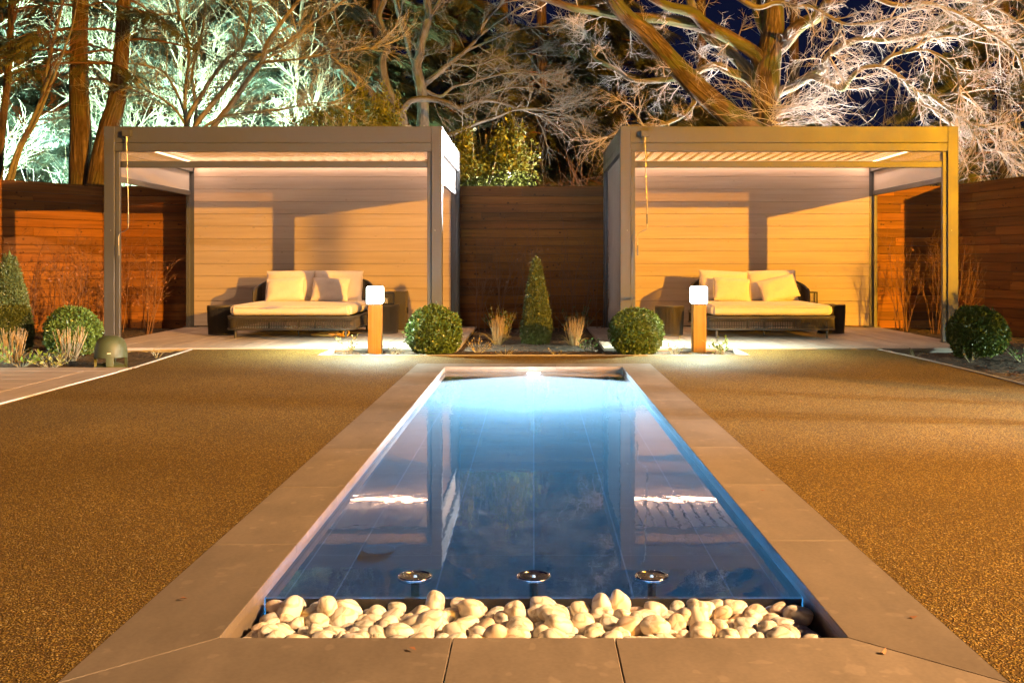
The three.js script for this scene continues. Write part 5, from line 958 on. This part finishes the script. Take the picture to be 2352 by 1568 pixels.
// ---- evergreen shrubs over the fence
function holly(x, y0, d, rx, ry, rz, n, label, seed) {
  const H = thing('holly_shrub', label, 'shrub', 'evergreen shrubs over the fence', [x, 0, -d]), R = rng(seed), m = new MB(), b = new MB();
  part(H, 'trunk', limb([V(0, -0.5, 0), V(0.05, y0 * 0.6, 0), V(0, y0 + ry, 0)], 0.06, 0.02, 8, 5).geo, M.smoothBark);
  const clumps = []; for (let k = 0; k < 60; k++) { const v = randDir(R), q = Math.cbrt(R()); clumps.push(V(v.x * rx * q, y0 + v.y * ry * q, v.z * rz * q)); }
  const shoots = []; for (let k = 0; k < 46; k++) { const c = clumps[Math.floor(R() * 60)].clone(), t = c.clone().add(V((R() - 0.5) * 0.4, 0.35 + 0.55 * R(), (R() - 0.5) * 0.3)); shoots.push([c, t]); b.tube([c, c.clone().lerp(t, 0.5).add(V(0.03, 0, 0)), t], [0.008, 0.006, 0.003], 4); }
  for (const c of clumps) b.tube([V(0, Math.max(0.6, c.y - 0.9), 0), c.clone().lerp(V(0, c.y - 0.4, 0), 0.4), c], [0.016, 0.010, 0.004], 4);
  for (let k = 0; k < n; k++) { let p; if (k % 4 === 0) { const [a, t] = shoots[k % shoots.length]; p = a.clone().lerp(t, R()).add(randDir(R).multiplyScalar(0.05)); } else p = clumps[Math.floor(R() * 60)].clone().add(randDir(R).multiplyScalar(0.26 * Math.cbrt(R()))); const d2 = randDir(R).add(V(0, 0.3, 0)).normalize(); m.leaf(p, d2, perp(d2, R), 0.05 + 0.03 * R(), 0.028 + 0.014 * R(), 0.35); }
  part(H, 'branches', b.geo(), M.twigGreen); part(H, 'foliage', m.geo(), M.holly).userData.kind = 'stuff';
}
holly(-0.80, 2.35, 17.0, 0.85, 0.75, 0.6, 9000, 'bright yellow green evergreen shrub rising over the red fence', 801);
holly(-3.35, 3.2, 18.2, 1.1, 0.65, 0.6, 7500, 'yellow green evergreen shrub showing over the roof of the grey brown pergola', 803);
// ---- twiggy underwood: pale brush glowing low in the wood, dim brush behind the oak
function brush(x, d, w, h, n, mat, label, seed) {
  const B = thing('underwood', label, 'shrub', 'brushwood beyond the fence', [x, 0, -d]), R = rng(seed), m = new MB();
  for (let k = 0; k < n; k++) { const p = V((R() - 0.5) * w, -0.1, (R() - 0.5) * 1.4), f = R() * Math.PI * 2; grow(m, p, V(Math.cos(f) * 0.6, 1, Math.sin(f) * 0.4).normalize(), h * (0.5 + 0.6 * R()), 0.013, 2, R, { bend: 0.22, pull: V(0, 1, 0), lift: 0.0, taper: 0.35, kids: [4, 6], shrink: 0.5, spread: 0.8, min: 0.005 }); }
  part(B, 'branches', m.geo(), mat);
}
brush(-10.6, 23.6, 3.6, 3.4, 40, M.twig, 'pale tangled brushwood glaring white low in the floodlit wood', 821);
brush(-7.2, 21.5, 3.6, 3.6, 40, M.twigGreen, 'greenish brushwood between the conifer pair and the many stemmed tree', 823);
brush(7.5, 23.5, 5.0, 4.6, 46, M.twigGreen, 'dim brushwood behind the drooping oak limbs', 827);
brush(2.0, 22.5, 4.0, 3.4, 34, M.twigRed, 'dark brushwood low in the gap between the pergolas', 829);
// ---- bare birches in the floodlit wood
function birch(x, d, h, label, seed) {
  const T = thing('birch_tree', label, 'tree', 'birches in the floodlit wood', [x, 0, -d]), R = rng(seed), m = new MB(), l = limb([V(0, -0.5, 0), V(0.1, h * 0.3, 0), V(-0.1, h * 0.6, 0.1), V(0.15, h, 0)], 0.10, 0.03, 9, seed, 0.05);
  part(T, 'trunk', l.geo, M.smoothBark); twigs(m, l, R, 5, 1.5, { bend: 0.16, pull: V(0, 1, 0), lift: 0.03, taper: 0.3, kids: [5, 8], shrink: 0.46, spread: 0.62, min: 0.0045, r: 0.018 }, 0.18); part(T, 'twigs', m.geo(), M.twigGreen).userData.kind = 'stuff';
}
birch(-11.9, 22.0, 8, 'pale bare birch nearest the picture edge in the floodlit wood', 841);
birch(-9.2, 22.6, 8.5, 'pale bare birch behind the conifer pair in the floodlit wood', 843);
birch(-7.3, 21.4, 8, 'pale bare birch between the conifer pair and the many stemmed tree', 847);
birch(-5.2, 22.8, 8, 'pale bare birch behind the many stemmed tree', 849);
// ---- floodlights in the wood and under the oak
function spikeFlood(x, y, d, tx, ty, td, lamp, angle, k, label) {
  const F = thing('spike_floodlight', label, 'floodlight', 'garden floodlights beyond the fence', [x, 0, -d]), dir = V(tx - x, ty - y, -(td - d)).normalize();
  part(F, 'spike', new THREE.CylinderGeometry(0.015, 0.012, y + 0.45, 8), M.metalDark, [0, (y + 0.45) / 2 - 0.45 - 0.05, 0]);
  const hd = part(F, 'housing', new THREE.CylinderGeometry(0.09, 0.07, 0.16, 24), M.metalDark, [0, y, 0]); hd.quaternion.setFromUnitVectors(V(0, 1, 0), dir);
  part(hd, 'lamp_glass', new THREE.CylinderGeometry(0.075, 0.075, 0.01, 24), std({ color: rgb(0.5, 0.5, 0.5), emissive: lamp.color, emissiveIntensity: 8 }), [0, 0.086, 0]);
  const s = new THREE.SpotLight(lamp.color, lamp.cd * k, 0, angle, 0.7, 2); s.name = 'flood_beam'; s.position.set(x, y, -d).addScaledVector(dir, 0.11); s.target.position.set(tx, ty, -td); s.shadow.radius = 3; scene.add(s, s.target);
}
spikeFlood(-13.6, 1.4, 19.2, -9.6, 5.0, 27, LAMP.wood, 1.05, 1, 'cool green floodlight on a spike behind the bed fence');
spikeFlood(-5.4, 1.2, 19.6, -8.4, 5.0, 27, LAMP.wood, 0.9, 0.8, 'cool green floodlight on a spike behind the grey brown pergola');
spikeFlood(5.6, 0.5, 20.6, 4.9, 5.0, 18.2, LAMP.oak, 0.95, 1, 'white floodlight on a spike under the oak trunk');
spikeFlood(7.6, 0.5, 19.4, 7.2, 5.0, 17.0, LAMP.oak, 1.0, 0.55, 'white floodlight on a spike under the drooping oak limbs');
spikeFlood(1.75, 2.42, 17.0, -1.15, 2.42, 13.7, LAMP.oak, 0.30, 2.2, 'white floodlight on a tall spike behind the closed screen side');
spikeFlood(1.0, 0.35, 18.6, -1.4, 5.0, 20.6, LAMP.oak, 0.95, 0.15, 'white floodlight on a spike below the bare spreading tree');
spikeFlood(0.75, 0.5, 16.15, -0.75, 2.7, 17.0, LAMP.oak, 0.75, 0.14, 'small white floodlight on a spike behind the red fence');
spikeFlood(9.6, 0.5, 4.9, 3.0, 0.02, 6.7, { color: rgb(0.86, 0.93, 1), cd: 2200 }, 0.26, 1, 'cool white floodlight on a short spike beyond the gravel, outside the picture');

// ---------------------------------------------------------------- shadows on for every light and mesh
scene.traverse((o) => { if (o.isMesh) { o.castShadow = true; o.receiveShadow = true; } if (o.isLight && o.shadow) { o.castShadow = true; o.shadow.mapSize.set(2048, 2048); o.shadow.bias = -0.0005; } });
renderer.render(scene, camera);
